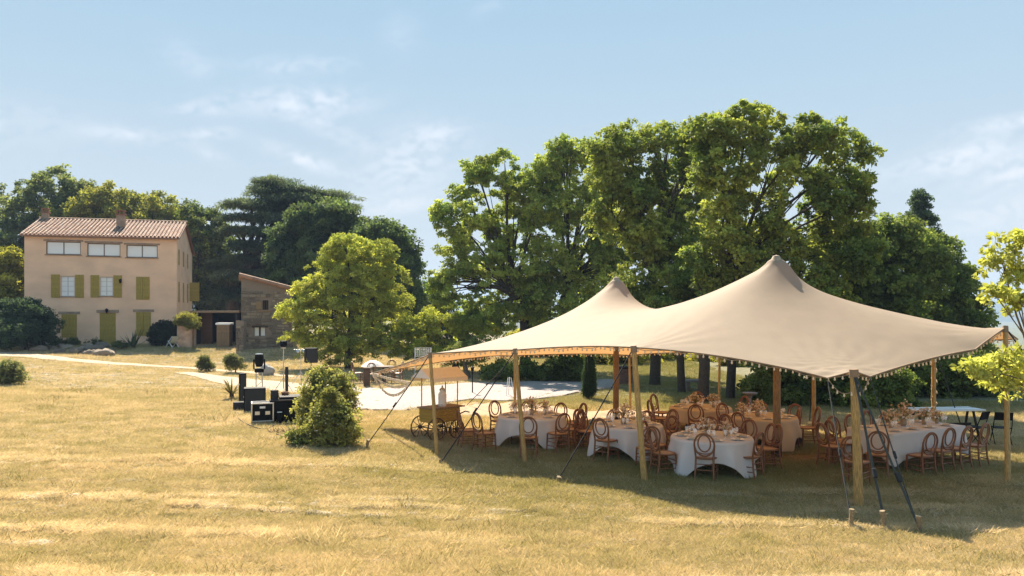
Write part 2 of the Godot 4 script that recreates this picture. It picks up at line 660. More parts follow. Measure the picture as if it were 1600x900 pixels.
func gxy(px: float, py: float) -> Vector2:
	var p := gp(px, py)
	return Vector2(p.x, -p.z)


var no_grass := []    # polygons (x, depth) without grass
func build_paths() -> void:
	# white paved terrace behind the tent
	var nl := []
	var nr := []
	for q in [[556, 641], [640, 641], [700, 630], [740, 625], [800, 627], [870, 621], [915, 611], [962, 606]]:
		nl.append(gxy(q[0], q[1]))
	for q in [[545, 607], [620, 607], [690, 603], [740, 599], [800, 598], [870, 596], [915, 594.5], [962, 594]]:
		nr.append(gxy(q[0], q[1]))
	ribbon("terrace", nl, nr, M.paving, 0.05)
	var kerb := []
	for i in 81:
		var q := along(nl, i / 80.0)
		kerb.append(Vector3(q.x, height(q.x, q.y) + 0.01, -q.y))
	var kg := Geo.new()
	kg.tube(kerb, [0.055], 6)
	part("terrace_kerb", kg, M.mortar).set_meta("kind", "structure")
	no_grass.append(PackedVector2Array(nl + rev(nr)))
	# sandy track that passes behind the tables
	nl = []
	nr = []
	for q in [[690, 648], [740, 650], [800, 652], [870, 655], [920, 657], [990, 652], [1080, 650]]:
		nl.append(gxy(q[0], q[1]))
	for q in [[690, 639], [740, 629], [800, 629], [870, 636], [920, 644], [990, 641], [1080, 644]]:
		nr.append(gxy(q[0], q[1]))
	ribbon("sandy_track", nl, nr, M.sand, 0.016)
	no_grass.append(PackedVector2Array(nl + rev(nr)))
	# gravel drive in front of the house and the paler garden path
	nl = []
	nr = []
	for q in [[-120, 556], [0, 556.5], [60, 561], [130, 567], [230, 573], [300, 577], [380, 583], [460, 590]]:
		nl.append(gxy(q[0], q[1]))
	for q in [[-120, 547], [0, 549], [60, 554], [130, 562], [230, 570], [300, 574], [380, 580], [460, 587]]:
		nr.append(gxy(q[0], q[1]))
	ribbon("drive", nl, nr, M.gravel, 0.02)
	no_grass.append(PackedVector2Array(nl + rev(nr)))
	nl = []
	nr = []
	for q in [[270, 583], [310, 591], [360, 603], [430, 612], [560, 622]]:
		nl.append(gxy(q[0], q[1]))
	for q in [[300, 582], [345, 588], [400, 594], [470, 600], [560, 604]]:
		nr.append(gxy(q[0], q[1]))
	ribbon("path", nl, nr, M.gravel, 0.024)
	no_grass.append(PackedVector2Array(nl + rev(nr)))


func rev(a: Array) -> Array:
	var b := a.duplicate()
	b.reverse()
	return b


func build_grass() -> void:
	var g := Geo.new()
	for i in 34:
		var a := rng.randf() * TAU
		var r := 0.14 * sqrt(rng.randf())
		var b := Vector3(cos(a) * r, -0.012, sin(a) * r)
		var l := rng.randf_range(0.025, 0.065)
		var lean := rng.randf_range(0.15, 1.5)
		var t := rng.randf() * TAU
		var dir := Vector3(cos(t) * lean, 1.0, sin(t) * lean).normalized()
		var s := dir.cross(Vector3(cos(t + 1.2), 0.1, sin(t + 1.2))).normalized() * rng.randf_range(0.0025, 0.005)
		var tip := b + dir * l + Vector3(cos(t), -0.3, sin(t)) * l * 0.2
		g.tint = Color(1, 1, 1) * rng.randf_range(0.7, 1.3)
		g.tri(b - s, b + s, tip)
	var xf := []
	var cs := []
	for band in [[8.0, 13.0, 80000], [13.0, 20.0, 90000], [20.0, 32.0, 90000], [32.0, 58.0, 60000]]:
		for i in band[2]:
			var d: float = sqrt(lerpf(band[0] * band[0], band[1] * band[1], rng.randf()))
			var x := rng.randf_range(-0.68, 0.68) * d
			if d > 30.0 and x > 12.0:
				continue
			var skip := false
			for poly in no_grass:
				if Geometry2D.is_point_in_polygon(Vector2(x, d), poly):
					skip = true
					break
			if skip:
				continue
			var clump := n_mid.get_noise_2d(x * 6.0, d * 6.0)
			var tall := maxf(0.0, n_fine.get_noise_2d(x * 2.2 + 5.0, d * 2.6))
			var s := (0.8 + 0.5 * clump + rng.randf() * 0.4 + (0.7 if rng.randf() < 0.06 else 0.0)) * (1.0 + maxf(0.0, d - 14.0) * 0.03)
			for q in brown_ground:
				if pow((x - q[0]) / q[2], 2) + pow((d - q[1]) / q[3], 2) < 0.8:
					s *= 0.35
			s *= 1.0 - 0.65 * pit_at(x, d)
			if s < 0.25:
				continue
			var b := Basis(Vector3.UP, rng.randf() * TAU).scaled(Vector3(s * 1.15, s * rng.randf_range(0.5, 0.9) * (1.0 + 3.2 * tall), s * 1.15))
			xf.append(Transform3D(b, on(x, d)))
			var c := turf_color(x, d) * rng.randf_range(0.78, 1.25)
			c = c.lerp(Color(0.9, 0.74, 0.55) if rng.randf() < 0.55 - shade_green_at(x, d) * 0.5 else Color(0.27, 0.27, 0.065), 0.34 * (1.0 - pit_at(x, d)))
			if rng.randf() < 0.012:                  # darker clumps, their colour standing in for shaded holes in the turf
				c = Color(0.17, 0.15, 0.05) * rng.randf_range(0.7, 1.5)
				xf[-1] = xf[-1].scaled_local(Vector3(1.2, 1.5, 1.2))
			cs.append(c)
	tag(many("grass", g.mesh(), M.straw, xf, cs, self), "short dry mown grass covering the meadow", "grass", "", "stuff")


# ---------------------------------------------------------------- trees and plants
func make_spray(key: String, count: int, r: Vector3, l: float, w: float, up: float, twigs := 0) -> void:
	var out := []
	for k in 3:
		var g := Geo.new()
		var hubs := []
		for i in maxi(twigs, 1):
			hubs.append(Vector3(rng.randfn(), rng.randfn(), rng.randfn()).normalized() * rng.randf_range(0.35, 0.8) if twigs else Vector3.ZERO)
		for i in count:
			var d := Vector3(rng.randfn(), rng.randfn(), rng.randfn()).normalized() * pow(rng.randf(), 0.45)
			if twigs:
				d = hubs[i % twigs] + d * 0.4
			var p := d * r
			var dir := (Vector3(d.x, d.y * 0.5 - 0.25, d.z) + Vector3(rng.randfn(), rng.randfn(), rng.randfn()) * 0.55).normalized()
			var nn := (Vector3.UP * up + Vector3(rng.randfn(), rng.randfn(), rng.randfn()) * 0.8 + d * 0.4).normalized()
			nn = (nn - dir * nn.dot(dir)).normalized()
			var s := rng.randf_range(0.7, 1.25)
			g.tint = Color(1, 1, 1) * rng.randf_range(0.65, 1.35)
			g.leaf(p, dir, nn, l * s, w * s)
		out.append(g.mesh())
	sprays[key] = out


func build_sprays() -> void:
	make_spray("plane", 150, Vector3(0.56, 0.34, 0.56), 0.15, 0.125, 0.9, 5)
	make_spray("light", 130, Vector3(0.46, 0.25, 0.46), 0.14, 0.085, 1.1, 7)
	make_spray("oak", 150, Vector3(0.72, 0.48, 0.72), 0.17, 0.13, 0.8, 5)
	make_spray("far", 130, Vector3(1.0, 0.65, 1.0), 0.26, 0.2, 0.8, 5)
	make_spray("cedar", 200, Vector3(1.3, 0.2, 1.3), 0.34, 0.07, 1.3, 8)
	make_spray("cypress", 90, Vector3(0.2, 0.32, 0.2), 0.14, 0.03, 0.1)
	make_spray("bush", 110, Vector3(0.26, 0.2, 0.26), 0.075, 0.045, 0.6, 5)
	make_spray("young", 46, Vector3(0.26, 0.15, 0.26), 0.105, 0.058, 0.7, 4)
	make_spray("low", 70, Vector3(0.22, 0.16, 0.22), 0.09, 0.03, 0.3, 4)


# lobes: [pixel x, pixel y, half width, half height (pixels), depth offset (metres)] of the clumps of the crown at the tree's distance
func tree(called: String, label: String, category: String, group: String, base: Vector3, trunk_r: float, lobes: Array, spray: String, tone_a: Color, tone_b: Color, o := {}) -> Node3D:
	var t := thing(called, label, category, base, 0.0, group)
	var d := -base.z
	var cr: float = o.get("cr", 0.7)
	var dens: float = o.get("dens", 1.0)
	var hole: float = o.get("hole", -0.28)
	var hf: float = o.get("hf", 0.55)
	var wob := noise(0.5, FastNoiseLite.TYPE_SIMPLEX_SMOOTH, 3, rng.randi() % 9999)
	var xf := []
	var cs := []
	var centers := []
	var spots := []
	for q in lobes:
		var c := at(q[0], q[1], d + q[4]) - base
		var rx: float = q[2] / F * (d + q[4])
		var ry: float = q[3] / F * (d + q[4])
		var rz: float = o.get("rz", 0.9) * rx
		centers.append([c, Vector3(rx, ry, rz)])
		var area := pow((pow(rx * ry, 1.6) + pow(rx * rz, 1.6) + pow(ry * rz, 1.6)) / 3.0, 1.0 / 1.6) * 4.0 * PI
		var count := int(area / (cr * cr * 3.1) * 2.6 * dens) + 4
		var lobe_tone: float = rng.randf_range(-0.25, 0.25)
		for i in count:
			var dir := Vector3(rng.randfn(), rng.randfn(), rng.randfn()).normalized()
			var f := pow(rng.randf(), 0.33)
			f *= 1.0 + 0.34 * wob.get_noise_3dv(c + dir * Vector3(rx, ry, rz) * 0.8)
			var p := c + dir * Vector3(rx, ry, rz) * f
			if wob.get_noise_3dv(p * hf * 2.0 + Vector3(31, 7, 3)) < hole:
				continue
			if p.y < 0.15:
				continue
			var s: float = cr / 0.7 * rng.randf_range(0.65, 1.2)
			if spray == "cedar":
				s = cr / 0.9 * rng.randf_range(0.7, 1.2)
			elif spray == "far":
				s = cr / 1.1 * rng.randf_range(0.7, 1.2)
			elif spray in ["bush", "low", "young", "cypress"]:
				s = cr / 0.26 * rng.randf_range(0.7, 1.3)
			var tip := Vector3(dir.x * 0.5, 1.0, dir.z * 0.5).normalized() if spray != "cedar" else Vector3(dir.x * 0.12, 1, dir.z * 0.12).normalized()
			var b := Basis(Quaternion(Vector3.UP, tip)) * Basis(Vector3.UP, rng.randf() * TAU)
			xf.append(Transform3D(b.scaled(Vector3.ONE * s), p))
			var mixed := clampf(rng.randf() * 0.7 + 0.15 + lobe_tone + 0.5 * wob.get_noise_3dv(p * 0.7), 0.0, 1.0)
			cs.append(tone_a.lerp(tone_b, mixed) * 1.45 * rng.randf_range(0.7, 1.3))
			spots.append([p, centers.size() - 1])
	# wood: a tapering trunk, a limb into every clump, twigs out to the leaves
	var g := Geo.new()
	var fork: float = o.get("fork", 2.0)
	var stem: Vector3 = o.get("stem", Vector3.ZERO)
	var top := Vector3.ZERO
	for q in centers:
		top += q[0] / centers.size()
	top = Vector3(lerpf(stem.x, top.x, 0.35), maxf(fork, top.y * 0.6), lerpf(stem.z, top.z, 0.35))
	var lean := Vector3(stem.x, fork, stem.z)
	if trunk_r > 0.0:
		var pts := [Vector3(0, -0.15, 0), Vector3(0, 0.12, 0), lean * 0.33 + Vector3(rng.randf_range(-1, 1), 0, 0) * trunk_r * 0.4, lean * 0.66 + Vector3(rng.randf_range(-1, 1), 0, 0) * trunk_r * 0.4, lean, lean.lerp(top, 0.5) + Vector3(rng.randf_range(-0.2, 0.2), 0, 0), top]
		g.tube(pts, [trunk_r * 1.3, trunk_r * 1.08, trunk_r, trunk_r * 0.92, trunk_r * 0.85, trunk_r * 0.6, trunk_r * 0.35], 10)
		part("trunk", g, o.get("bark", M.bark), t)
		var lg := Geo.new()
		for k in centers.size():
			var c: Vector3 = centers[k][0]
			var rr: Vector3 = centers[k][1]
			var from := lean.lerp(top, clampf((c.y - lean.y) / maxf(1.0, top.y - lean.y) * 0.7, 0.0, 0.95))
			var mid := from.lerp(c, 0.5) + Vector3(rng.randf_range(-0.3, 0.3), from.distance_to(c) * 0.1, rng.randf_range(-0.3, 0.3))
			var r0 := trunk_r * rng.randf_range(0.32, 0.5)
			lg.tube([from, from.lerp(mid, 0.5) + Vector3(0, 0.1, 0), mid, c, c + Vector3(rng.randf_range(-0.3, 0.3), rr.y * 0.6, rng.randf_range(-0.3, 0.3))], [r0, r0 * 0.85, r0 * 0.65, r0 * 0.4, r0 * 0.12], 6)
			var n_twig := int(o.get("twigs", 12))
			for i in n_twig:
				var sp = spots[rng.randi() % spots.size()]
				if sp[1] != k:
					continue
				var a := from.lerp(mid, 0.6) if rng.randf() < 0.4 else mid.lerp(c, rng.randf())
				var e: Vector3 = sp[0]
				lg.tube([a, a.lerp(e, 0.5) + Vector3(0, 0.15, 0), e], [r0 * 0.35, r0 * 0.22, r0 * 0.06], 4)
		part("limbs", lg, o.get("bark", M.bark), t)
	var kinds: Array = sprays[spray]
	# the crown: one multimesh per tree, leaves past counting
	var half := xf.size()
	many("crown", kinds[rng.randi() % 3], M.leaf, xf.slice(0, half), cs.slice(0, half), t)
	return t


func build_trees() -> void:
	var far := "trees behind the country house"
	# behind the house, from the left
	tree("oak_tree", "tall blue-green oak rising behind the left half of the house roof", "tree", far, on(-52.0, 80.0), 0.5, [[20, 345, 62, 52, 0], [95, 315, 66, 46, 1], [40, 400, 70, 60, -2], [135, 330, 40, 40, 0], [-60, 370, 70, 70, 2]], "far", Color(0.085, 0.115, 0.05), Color(0.17, 0.19, 0.075), {"cr": 1.1, "dens": 1.2, "fork": 4.0, "hole": -0.22})
	tree("broadleaf_tree", "yellow-green tree behind the house chimney", "tree", far, on(-38.0, 78.0), 0.45, [[170, 325, 60, 34, 0], [235, 335, 55, 36, 2], [130, 360, 60, 50, 0], [215, 385, 80, 60, 0], [282, 360, 40, 40, 1]], "far", Color(0.16, 0.17, 0.04), Color(0.3, 0.28, 0.06), {"cr": 1.0, "dens": 1.4, "fork": 4.0})
	tree("broadleaf_tree", "mid-green tree at the right end of the house roof", "tree", far, on(-31.0, 76.0), 0.4, [[315, 365, 42, 46, 0], [300, 430, 50, 60, 2], [340, 420, 50, 60, 3], [320, 480, 60, 40, 4]], "far", Color(0.07, 0.1, 0.035), Color(0.13, 0.15, 0.045), {"cr": 1.0, "dens": 1.5, "fork": 3.0})
	tree("cedar_tree", "huge dark cedar with flat layered branches behind the stone barn", "cedar tree", "", on(-26.0, 75.0), 0.7, [[428, 284, 30, 6, 0], [430, 297, 62, 5, 0], [510, 306, 42, 4.5, 1], [455, 311, 50, 5, 0], [392, 318, 46, 5, -1], [525, 322, 30, 4, 0], [460, 326, 56, 5.5, 1], [400, 340, 50, 5.5, -1], [470, 344, 60, 6, 0], [380, 360, 40, 6, 0], [440, 362, 60, 6, -1], [410, 384, 54, 7, -1], [480, 380, 60, 8, 1], [380, 405, 46, 8, 0], [440, 408, 60, 9, 1], [400, 432, 56, 10, 0], [470, 436, 66, 12, 1], [385, 460, 50, 12, 0], [440, 466, 70, 14, 1], [350, 470, 30, 24, 2], [345, 430, 26, 24, 2]], "cedar", Color(0.06, 0.085, 0.05), Color(0.12, 0.14, 0.075), {"cr": 1.0, "dens": 1.3, "fork": 6.0, "hole": -0.12, "twigs": 20, "rz": 0.7})
	tree("oak_tree", "dense dark rounded tree between the cedar and the bright green tree", "tree", far, on(-17.5, 66.0), 0.45, [[505, 342, 58, 34, 0], [470, 385, 55, 46, 0], [545, 375, 48, 40, 1], [500, 430, 75, 60, 0], [560, 430, 50, 55, 2]], "far", Color(0.065, 0.095, 0.04), Color(0.13, 0.16, 0.06), {"cr": 0.95, "dens": 2.4, "fork": 3.0, "hole": -0.4})
	tree("oak_tree", "dark tree peeking out right of the bright green tree", "tree", far, on(-10.5, 62.0), 0.4, [[610, 385, 42, 40, 0], [590, 370, 34, 26, 1], [630, 420, 30, 36, 0], [600, 440, 60, 60, 0], [640, 462, 22, 30, 0]], "far", Color(0.065, 0.095, 0.04), Color(0.13, 0.165, 0.06), {"cr": 0.9, "dens": 2.2, "fork": 3.0, "hole": -0.4})
	tree("oak_tree", "low dark tree in the gap left of the plane trees", "tree", far, on(-7.5, 70.0), 0.3, [[670, 470, 26, 30, 0], [655, 500, 36, 34, 0], [690, 500, 26, 36, 0]], "far", Color(0.04, 0.065, 0.03), Color(0.07, 0.1, 0.04), {"cr": 0.9, "dens": 2.0, "fork": 2.0})
	# beside the house on the left
	tree("yellow_shrub", "bright yellow-green shrub at the left wall of the house", "shrub", "", on(-37.0, 56.0), 0.15, [[8, 415, 34, 26, 0], [5, 460, 38, 32, -1], [22, 440, 22, 36, 0], [-20, 480, 50, 50, 0]], "oak", Color(0.18, 0.18, 0.03), Color(0.3, 0.27, 0.05), {"cr": 0.7, "dens": 1.8, "fork": 1.5})
	tree("conifer_shrub", "dark spreading evergreen in front of the left house wall", "shrub", "", on(-30.5, 50.0), 0.14, [[45, 505, 40, 26, 0], [40, 482, 24, 16, 0], [20, 520, 40, 20, -1], [65, 520, 18, 16, 0], [0, 500, 40, 30, 1]], "oak", Color(0.03, 0.055, 0.03), Color(0.06, 0.09, 0.045), {"cr": 0.5, "dens": 2.6, "fork": 0.5, "hole": -0.5})
	# the bright green tree in the middle distance
	tree("lime_tree", "bright lime green tree in the middle distance left of the tent", "tree", "", on(-9.0, 44.0), 0.24, [[540, 385, 44, 24, 0], [588, 392, 32, 18, 0.3], [512, 418, 30, 18, 0], [560, 420, 62, 28, 0.5], [612, 434, 28, 22, 0], [490, 450, 36, 20, 0], [545, 455, 70, 34, 0], [610, 470, 40, 30, 0.5], [470, 488, 38, 20, -0.5], [520, 495, 74, 36, 0], [595, 510, 62, 36, 0.5], [465, 530, 32, 16, -0.5], [530, 540, 70, 30, 0], [625, 535, 38, 26, 0]], "light", Color(0.22, 0.25, 0.05), Color(0.4, 0.39, 0.085), {"cr": 0.6, "dens": 1.5, "fork": 1.3, "hole": -0.2, "hf": 0.8})
	tree("light_tree", "low light green tree behind the left end of the tent", "tree", "", on(-3.0, 43.0), 0.2, [[690, 505, 40, 30, 0], [740, 520, 36, 26, 0], [665, 540, 40, 26, 0], [720, 552, 50, 22, 0], [650, 515, 22, 22, 0]], "light", Color(0.19, 0.22, 0.035), Color(0.32, 0.32, 0.055), {"cr": 0.55, "dens": 1.3, "fork": 1.0})
	# the row of plane trees
	var row := "tall plane trees in the row behind the tent"
	var pa := Color(0.11, 0.155, 0.036)
	var pb := Color(0.3, 0.315, 0.07)
	var po := {"cr": 0.64, "dens": 1.45, "fork": 4.2, "hole": -0.14, "hf": 0.6, "twigs": 70}
	tree("plane_tree", "leftmost plane tree with drooping outer branches", "tree", row, on(0.7, 46.0), 0.3, [[745, 262, 30, 28, 0], [700, 330, 30, 22, 0], [790, 275, 40, 34, 0], [740, 330, 50, 50, 0], [810, 350, 50, 60, 1], [710, 390, 30, 40, 0], [760, 420, 50, 50, 0], [715, 450, 34, 40, -0.5], [820, 450, 45, 50, 1], [765, 490, 45, 34, 0], [690, 440, 24, 36, 0], [735, 505, 34, 26, 0], [820, 505, 40, 24, 0], [845, 310, 40, 50, 0]], "plane", pa * 1.3, pb * 1.25, po)
	tree("plane_tree", "plane tree with a rusty tinted top second from the left", "tree", row, on(3.0, 45.5), 0.3, [[885, 240, 40, 32, 0], [850, 275, 30, 34, 0], [930, 262, 42, 44, 0], [880, 320, 60, 50, 0], [945, 330, 40, 50, 1], [870, 400, 60, 50, 0], [930, 420, 50, 50, 0], [900, 470, 60, 34, 0], [960, 380, 44, 60, 0], [850, 450, 40, 50, 0]], "plane", pa * 1.25, pb * 1.25, po)
	tree("plane_tree", "tall upright plane tree right above the smaller tent peak", "tree", row, on(6.6, 36.8), 0.24, [[985, 225, 40, 34, 0], [1045, 222, 44, 38, 0], [1000, 290, 52, 50, 0], [1060, 300, 46, 50, 1], [1010, 370, 56, 50, 0], [1075, 380, 40, 50, 0], [1020, 440, 60, 40, 0], [1095, 245, 40, 44, 0], [1085, 330, 44, 50, 1], [965, 260, 40, 40, 0], [945, 226, 30, 26, 0], [1100, 208, 36, 34, 0], [955, 330, 36, 50, 0], [985, 470, 40, 30, 0], [1090, 440, 40, 44, 0], [1050, 470, 44, 24, 0]], "plane", pa, pb, po)
	tree("plane_tree", "tallest and broadest plane tree, above the larger tent peak", "tree", row, on(7.1, 29.6), 0.2, [[1165, 205, 58, 40, 0], [1255, 222, 52, 42, 0], [1320, 255, 48, 42, 0.5], [1120, 265, 44, 50, 0], [1200, 280, 66, 54, 0], [1290, 310, 60, 48, 0], [1130, 350, 50, 50, 0], [1215, 370, 60, 50, 0], [1300, 365, 50, 34, 1], [1160, 430, 60, 45, 0], [1250, 430, 50, 40, 0], [1300, 212, 30, 28, 0], [1345, 310, 26, 30, 0], [1110, 205, 30, 28, 0], [1110, 420, 40, 50, 0], [1330, 400, 40, 40, 0], [1280, 460, 50, 30, 0]], "plane", pa, pb, po)
	tree("plane_tree", "plane tree whose dark trunk stands between the brick pillar and the thickest trunk", "tree", row, on(7.2, 33.8), 0.16, [[1075, 440, 50, 40, 0], [1110, 490, 40, 34, 0], [1040, 490, 40, 30, 0]], "plane", pa, pb, po)
	tree("plane_tree", "plane tree whose trunk stands right of the thickest trunk behind the far tables", "tree", row, on(8.5, 31.0), 0.17, [[1200, 470, 50, 40, 0], [1160, 500, 40, 34, 0], [1245, 490, 50, 36, 0]], "plane", pa, pb, po)
	# lower, darker trees on the right
	var dk := "dark trees closing the meadow on the right"
	var da := Color(0.085, 0.12, 0.032)
	var db := Color(0.21, 0.235, 0.055)
	tree("dark_tree", "broad dark tree right of the larger tent peak", "tree", dk, on(15.5, 34.0), 0.3, [[1340, 385, 62, 40, 0], [1400, 372, 48, 36, 0], [1320, 440, 60, 50, 0], [1390, 440, 60, 54, 0], [1440, 410, 44, 50, 0], [1380, 500, 70, 50, 0], [1300, 500, 50, 50, 0]], "oak", da, db, {"cr": 0.62, "dens": 1.5, "fork": 2.5, "hole": -0.26})
	tree("dark_tree", "dark tree sloping down above the right corner of the tent", "tree", dk, on(19.6, 36.5), 0.28, [[1455, 395, 36, 44, 0], [1480, 440, 44, 50, 0], [1510, 490, 36, 40, 0], [1460, 500, 56, 50, 0], [1500, 540, 46, 34, 0]], "oak", da, db, {"cr": 0.62, "dens": 1.4, "fork": 2.5, "hole": -0.22})
	tree("slender_conifer", "slender conifer tip poking above the dark right-hand trees", "tree", "", on(24.5, 48.0), 0.14, [[1437, 310, 12, 14, 0], [1436, 335, 17, 18, 0], [1448, 358, 24, 22, 0], [1442, 400, 30, 40, 0]], "oak", Color(0.05, 0.08, 0.045), Color(0.08, 0.11, 0.06), {"cr": 0.5, "dens": 1.8, "fork": 5.0})
	# hedges and shrubs behind the tent
	var hd := "shrubs of the dark hedge behind the tables"
	tree("hedge_shrub", "dark leafy hedge shrub behind the middle back pole", "shrub", hd, on(11.2, 29.5), 0.08, [[1215, 600, 50, 46, 0], [1265, 590, 50, 56, 0.4], [1235, 636, 60, 34, 0]], "oak", da * 0.8, db * 0.9, {"cr": 0.5, "dens": 1.9, "fork": 0.6, "hole": -0.45})
	tree("hedge_shrub", "mid-green rounded hedge shrub right of the front corner pole", "shrub", hd, on(14.2, 29.0), 0.08, [[1345, 600, 60, 60, 0], [1390, 620, 36, 44, -0.6], [1320, 640, 50, 34, 0]], "oak", da, db * 1.15, {"cr": 0.5, "dens": 1.9, "fork": 0.6, "hole": -0.45})
	tree("hedge_shrub", "dark hedge shrub behind the long picnic table", "shrub", hd, on(19.2, 33.0), 0.08, [[1450, 600, 70, 56, 0], [1520, 600, 60, 50, 0], [1490, 645, 70, 28, 0]], "oak", da * 0.8, db * 0.8, {"cr": 0.55, "dens": 1.9, "fork": 0.6, "hole": -0.45})
	tree("hedge_shrub", "low clipped hedge at the right edge of the meadow", "shrub", hd, on(24.0, 37.0), 0.08, [[1570, 640, 50, 22, 0], [1630, 632, 50, 30, 0], [1590, 600, 50, 40, 2]], "oak", da, db, {"cr": 0.5, "dens": 2.0, "fork": 0.4, "hole": -0.5})
	tree("round_shrub", "big dark dome-shaped shrub beyond the terrace", "shrub", "", on(2.6, 39.3), 0.1, [[880, 575, 33, 24, 0], [865, 585, 30, 16, 0], [895, 588, 28, 14, 0]], "oak", da * 0.6, db * 0.6, {"cr": 0.4, "dens": 3.0, "fork": 0.3, "hole": -0.6})
	tree("dark_shrub", "dark ragged shrub left of the dome-shaped one beyond the terrace", "shrub", "", on(-0.5, 39.3), 0.1, [[795, 576, 24, 18, 0], [772, 584, 20, 12, 0], [815, 570, 18, 20, 0]], "oak", da * 0.8, db * 0.9, {"cr": 0.5, "dens": 1.6, "fork": 0.4})
	var sg := "sunlit bushes far behind the plane trunks"
	for q in [[960, 575, 52, 0.9, "yellow-green bush behind the column cypress"], [1010, 570, 56, 1.0, "sunlit bush between the two thick trunks and the brick pillar"], [1065, 572, 58, 1.15, "brightest yellow bush, seen between two plane trunks"], [1120, 580, 55, 1.1, "sunlit bush right of the thickest plane trunk"], [1165, 585, 50, 0.9, "green bush in front of the hedge at the end of the plane row"], [830, 555, 60, 0.9, "pale green bush in the gap above the dark shrubs"], [915, 545, 62, 0.9, "pale green bush above the column cypress"]]:
		var dd: float = q[2]
		tree("far_bush", q[4], "bush", sg, on((q[0] - 800.0) / F * dd, dd), 0.06, [[q[0], q[1] - 28, 45, 30, 0], [q[0] - 25, q[1] - 6, 34, 28, 0], [q[0] + 25, q[1] - 8, 38, 30, 1], [q[0], q[1] + 16, 45, 22, 0]], "oak", Color(0.21, 0.21, 0.04) * q[3], Color(0.42, 0.37, 0.07) * q[3], {"cr": 0.6, "dens": 1.3, "fork": 0.6})
	tree("column_cypress", "narrow dark cypress column standing on the lawn behind the tent", "cypress", "", on(2.95, 31.0), 0.06, [[921, 640, 7, 22, 0], [921, 615, 8.5, 26, 0], [921, 592, 8, 24, 0], [921, 572, 6, 18, 0], [920, 556, 3, 12, 0]], "cypress", Color(0.02, 0.04, 0.018), Color(0.05, 0.075, 0.03), {"cr": 0.14, "dens": 2.6, "fork": 2.0, "hole": -0.9})
	# nearer bushes on the left meadow
	tree("flowering_bush", "taller flowering bush beside the sound equipment", "bush", "", gp(505, 672), 0.05, [[512, 600, 34, 22, 0], [486, 622, 20, 24, 0], [536, 618, 20, 26, 0], [510, 640, 40, 30, 0], [486, 652, 22, 18, -0.2], [500, 584, 16, 10, 0], [528, 588, 14, 10, 0]], "bush", Color(0.11, 0.125, 0.04), Color(0.36, 0.32, 0.1), {"cr": 0.24, "dens": 1.7, "fork": 0.4, "hole": -0.25, "hf": 1.6, "twigs": 24})
	tree("flowering_bush", "lower front flowering bush with a dark hollow side", "bush", "", gp(512, 697), 0.05, [[515, 630, 17, 18, 0], [530, 650, 24, 24, 0], [502, 660, 26, 26, 0], [520, 678, 34, 20, 0], [468, 684, 20, 11, 0], [545, 676, 14, 20, 0], [512, 614, 10, 10, 0]], "bush", Color(0.09, 0.11, 0.035), Color(0.34, 0.31, 0.09), {"cr": 0.22, "dens": 1.9, "fork": 0.4, "hole": -0.27, "hf": 1.6, "twigs": 24})
	tree("grey_shrub", "pale grey-green shrub at the left edge of the meadow", "shrub", "", gp(15, 601), 0.03, [[14, 572, 20, 12, 0], [8, 588, 20, 13, 0], [24, 588, 14, 12, 0]], "low", Color(0.13, 0.14, 0.06), Color(0.24, 0.23, 0.1), {"cr": 0.3, "dens": 2.0, "fork": 0.3, "hole": -0.5})
	tree("garden_shrub", "small dark round shrub beside the garden path", "shrub", "", gp(322, 581), 0.03, [[322, 570, 12, 10, 0], [318, 562, 8, 9, 0]], "low", Color(0.07, 0.08, 0.03), Color(0.12, 0.12, 0.045), {"cr": 0.28, "dens": 2.4, "fork": 0.2, "hole": -0.6})
	tree("garden_shrub", "small pale shrub just behind the tall loudspeaker", "shrub", "", gp(368, 583), 0.03, [[368, 570, 13, 12, 0], [362, 562, 9, 8, 0]], "low", Color(0.11, 0.12, 0.05), Color(0.19, 0.18, 0.08), {"cr": 0.28, "dens": 2.2, "fork": 0.2, "hole": -0.6})
	tree("clipped_bush", "black-green clipped ball bush at the right corner of the house front", "bush", "", gp(258, 541), 0.06, [[258, 520, 20, 22, 0], [248, 526, 14, 16, 0], [268, 526, 12, 16, 0]], "oak", Color(0.02, 0.028, 0.018), Color(0.035, 0.045, 0.025), {"cr": 0.42, "dens": 3.0, "fork": 0.3, "hole": -0.8})
	tree("climbing_plant", "yellow-green climber spilling over the stone pillar by the house", "plant", "", gp(292, 543), 0.0, [[294, 498, 14, 8, 0], [300, 506, 12, 8, -0.3], [284, 500, 8, 8, 0]], "low", Color(0.16, 0.16, 0.03), Color(0.28, 0.25, 0.06), {"cr": 0.3, "dens": 2.4, "fork": 1.2})
	# the young tree at the right edge, close to the camera
	tree("young_tree", "young yellow-leaved tree reaching in at the right edge", "tree", "", on(9.2, 13.4), 0.05, [[1585, 378, 24, 14, 0], [1566, 410, 22, 14, 0.2], [1600, 432, 30, 20, 0], [1556, 462, 20, 8, -0.3], [1590, 470, 18, 10, 0], [1578, 563, 28, 12, -0.3], [1532, 576, 28, 9, -0.4], [1590, 598, 30, 18, -0.2], [1552, 604, 24, 10, -0.2], [1508, 572, 14, 6, -0.5], [1640, 400, 50, 40, 0], [1650, 590, 50, 30, 0], [1660, 490, 40, 40, 0]], "young", Color(0.25, 0.265, 0.055), Color(0.42, 0.41, 0.11), {"cr": 0.26, "dens": 0.52, "fork": 1.7, "hole": -0.25, "hf": 1.2, "twigs": 40, "bark": M.pale_bark})
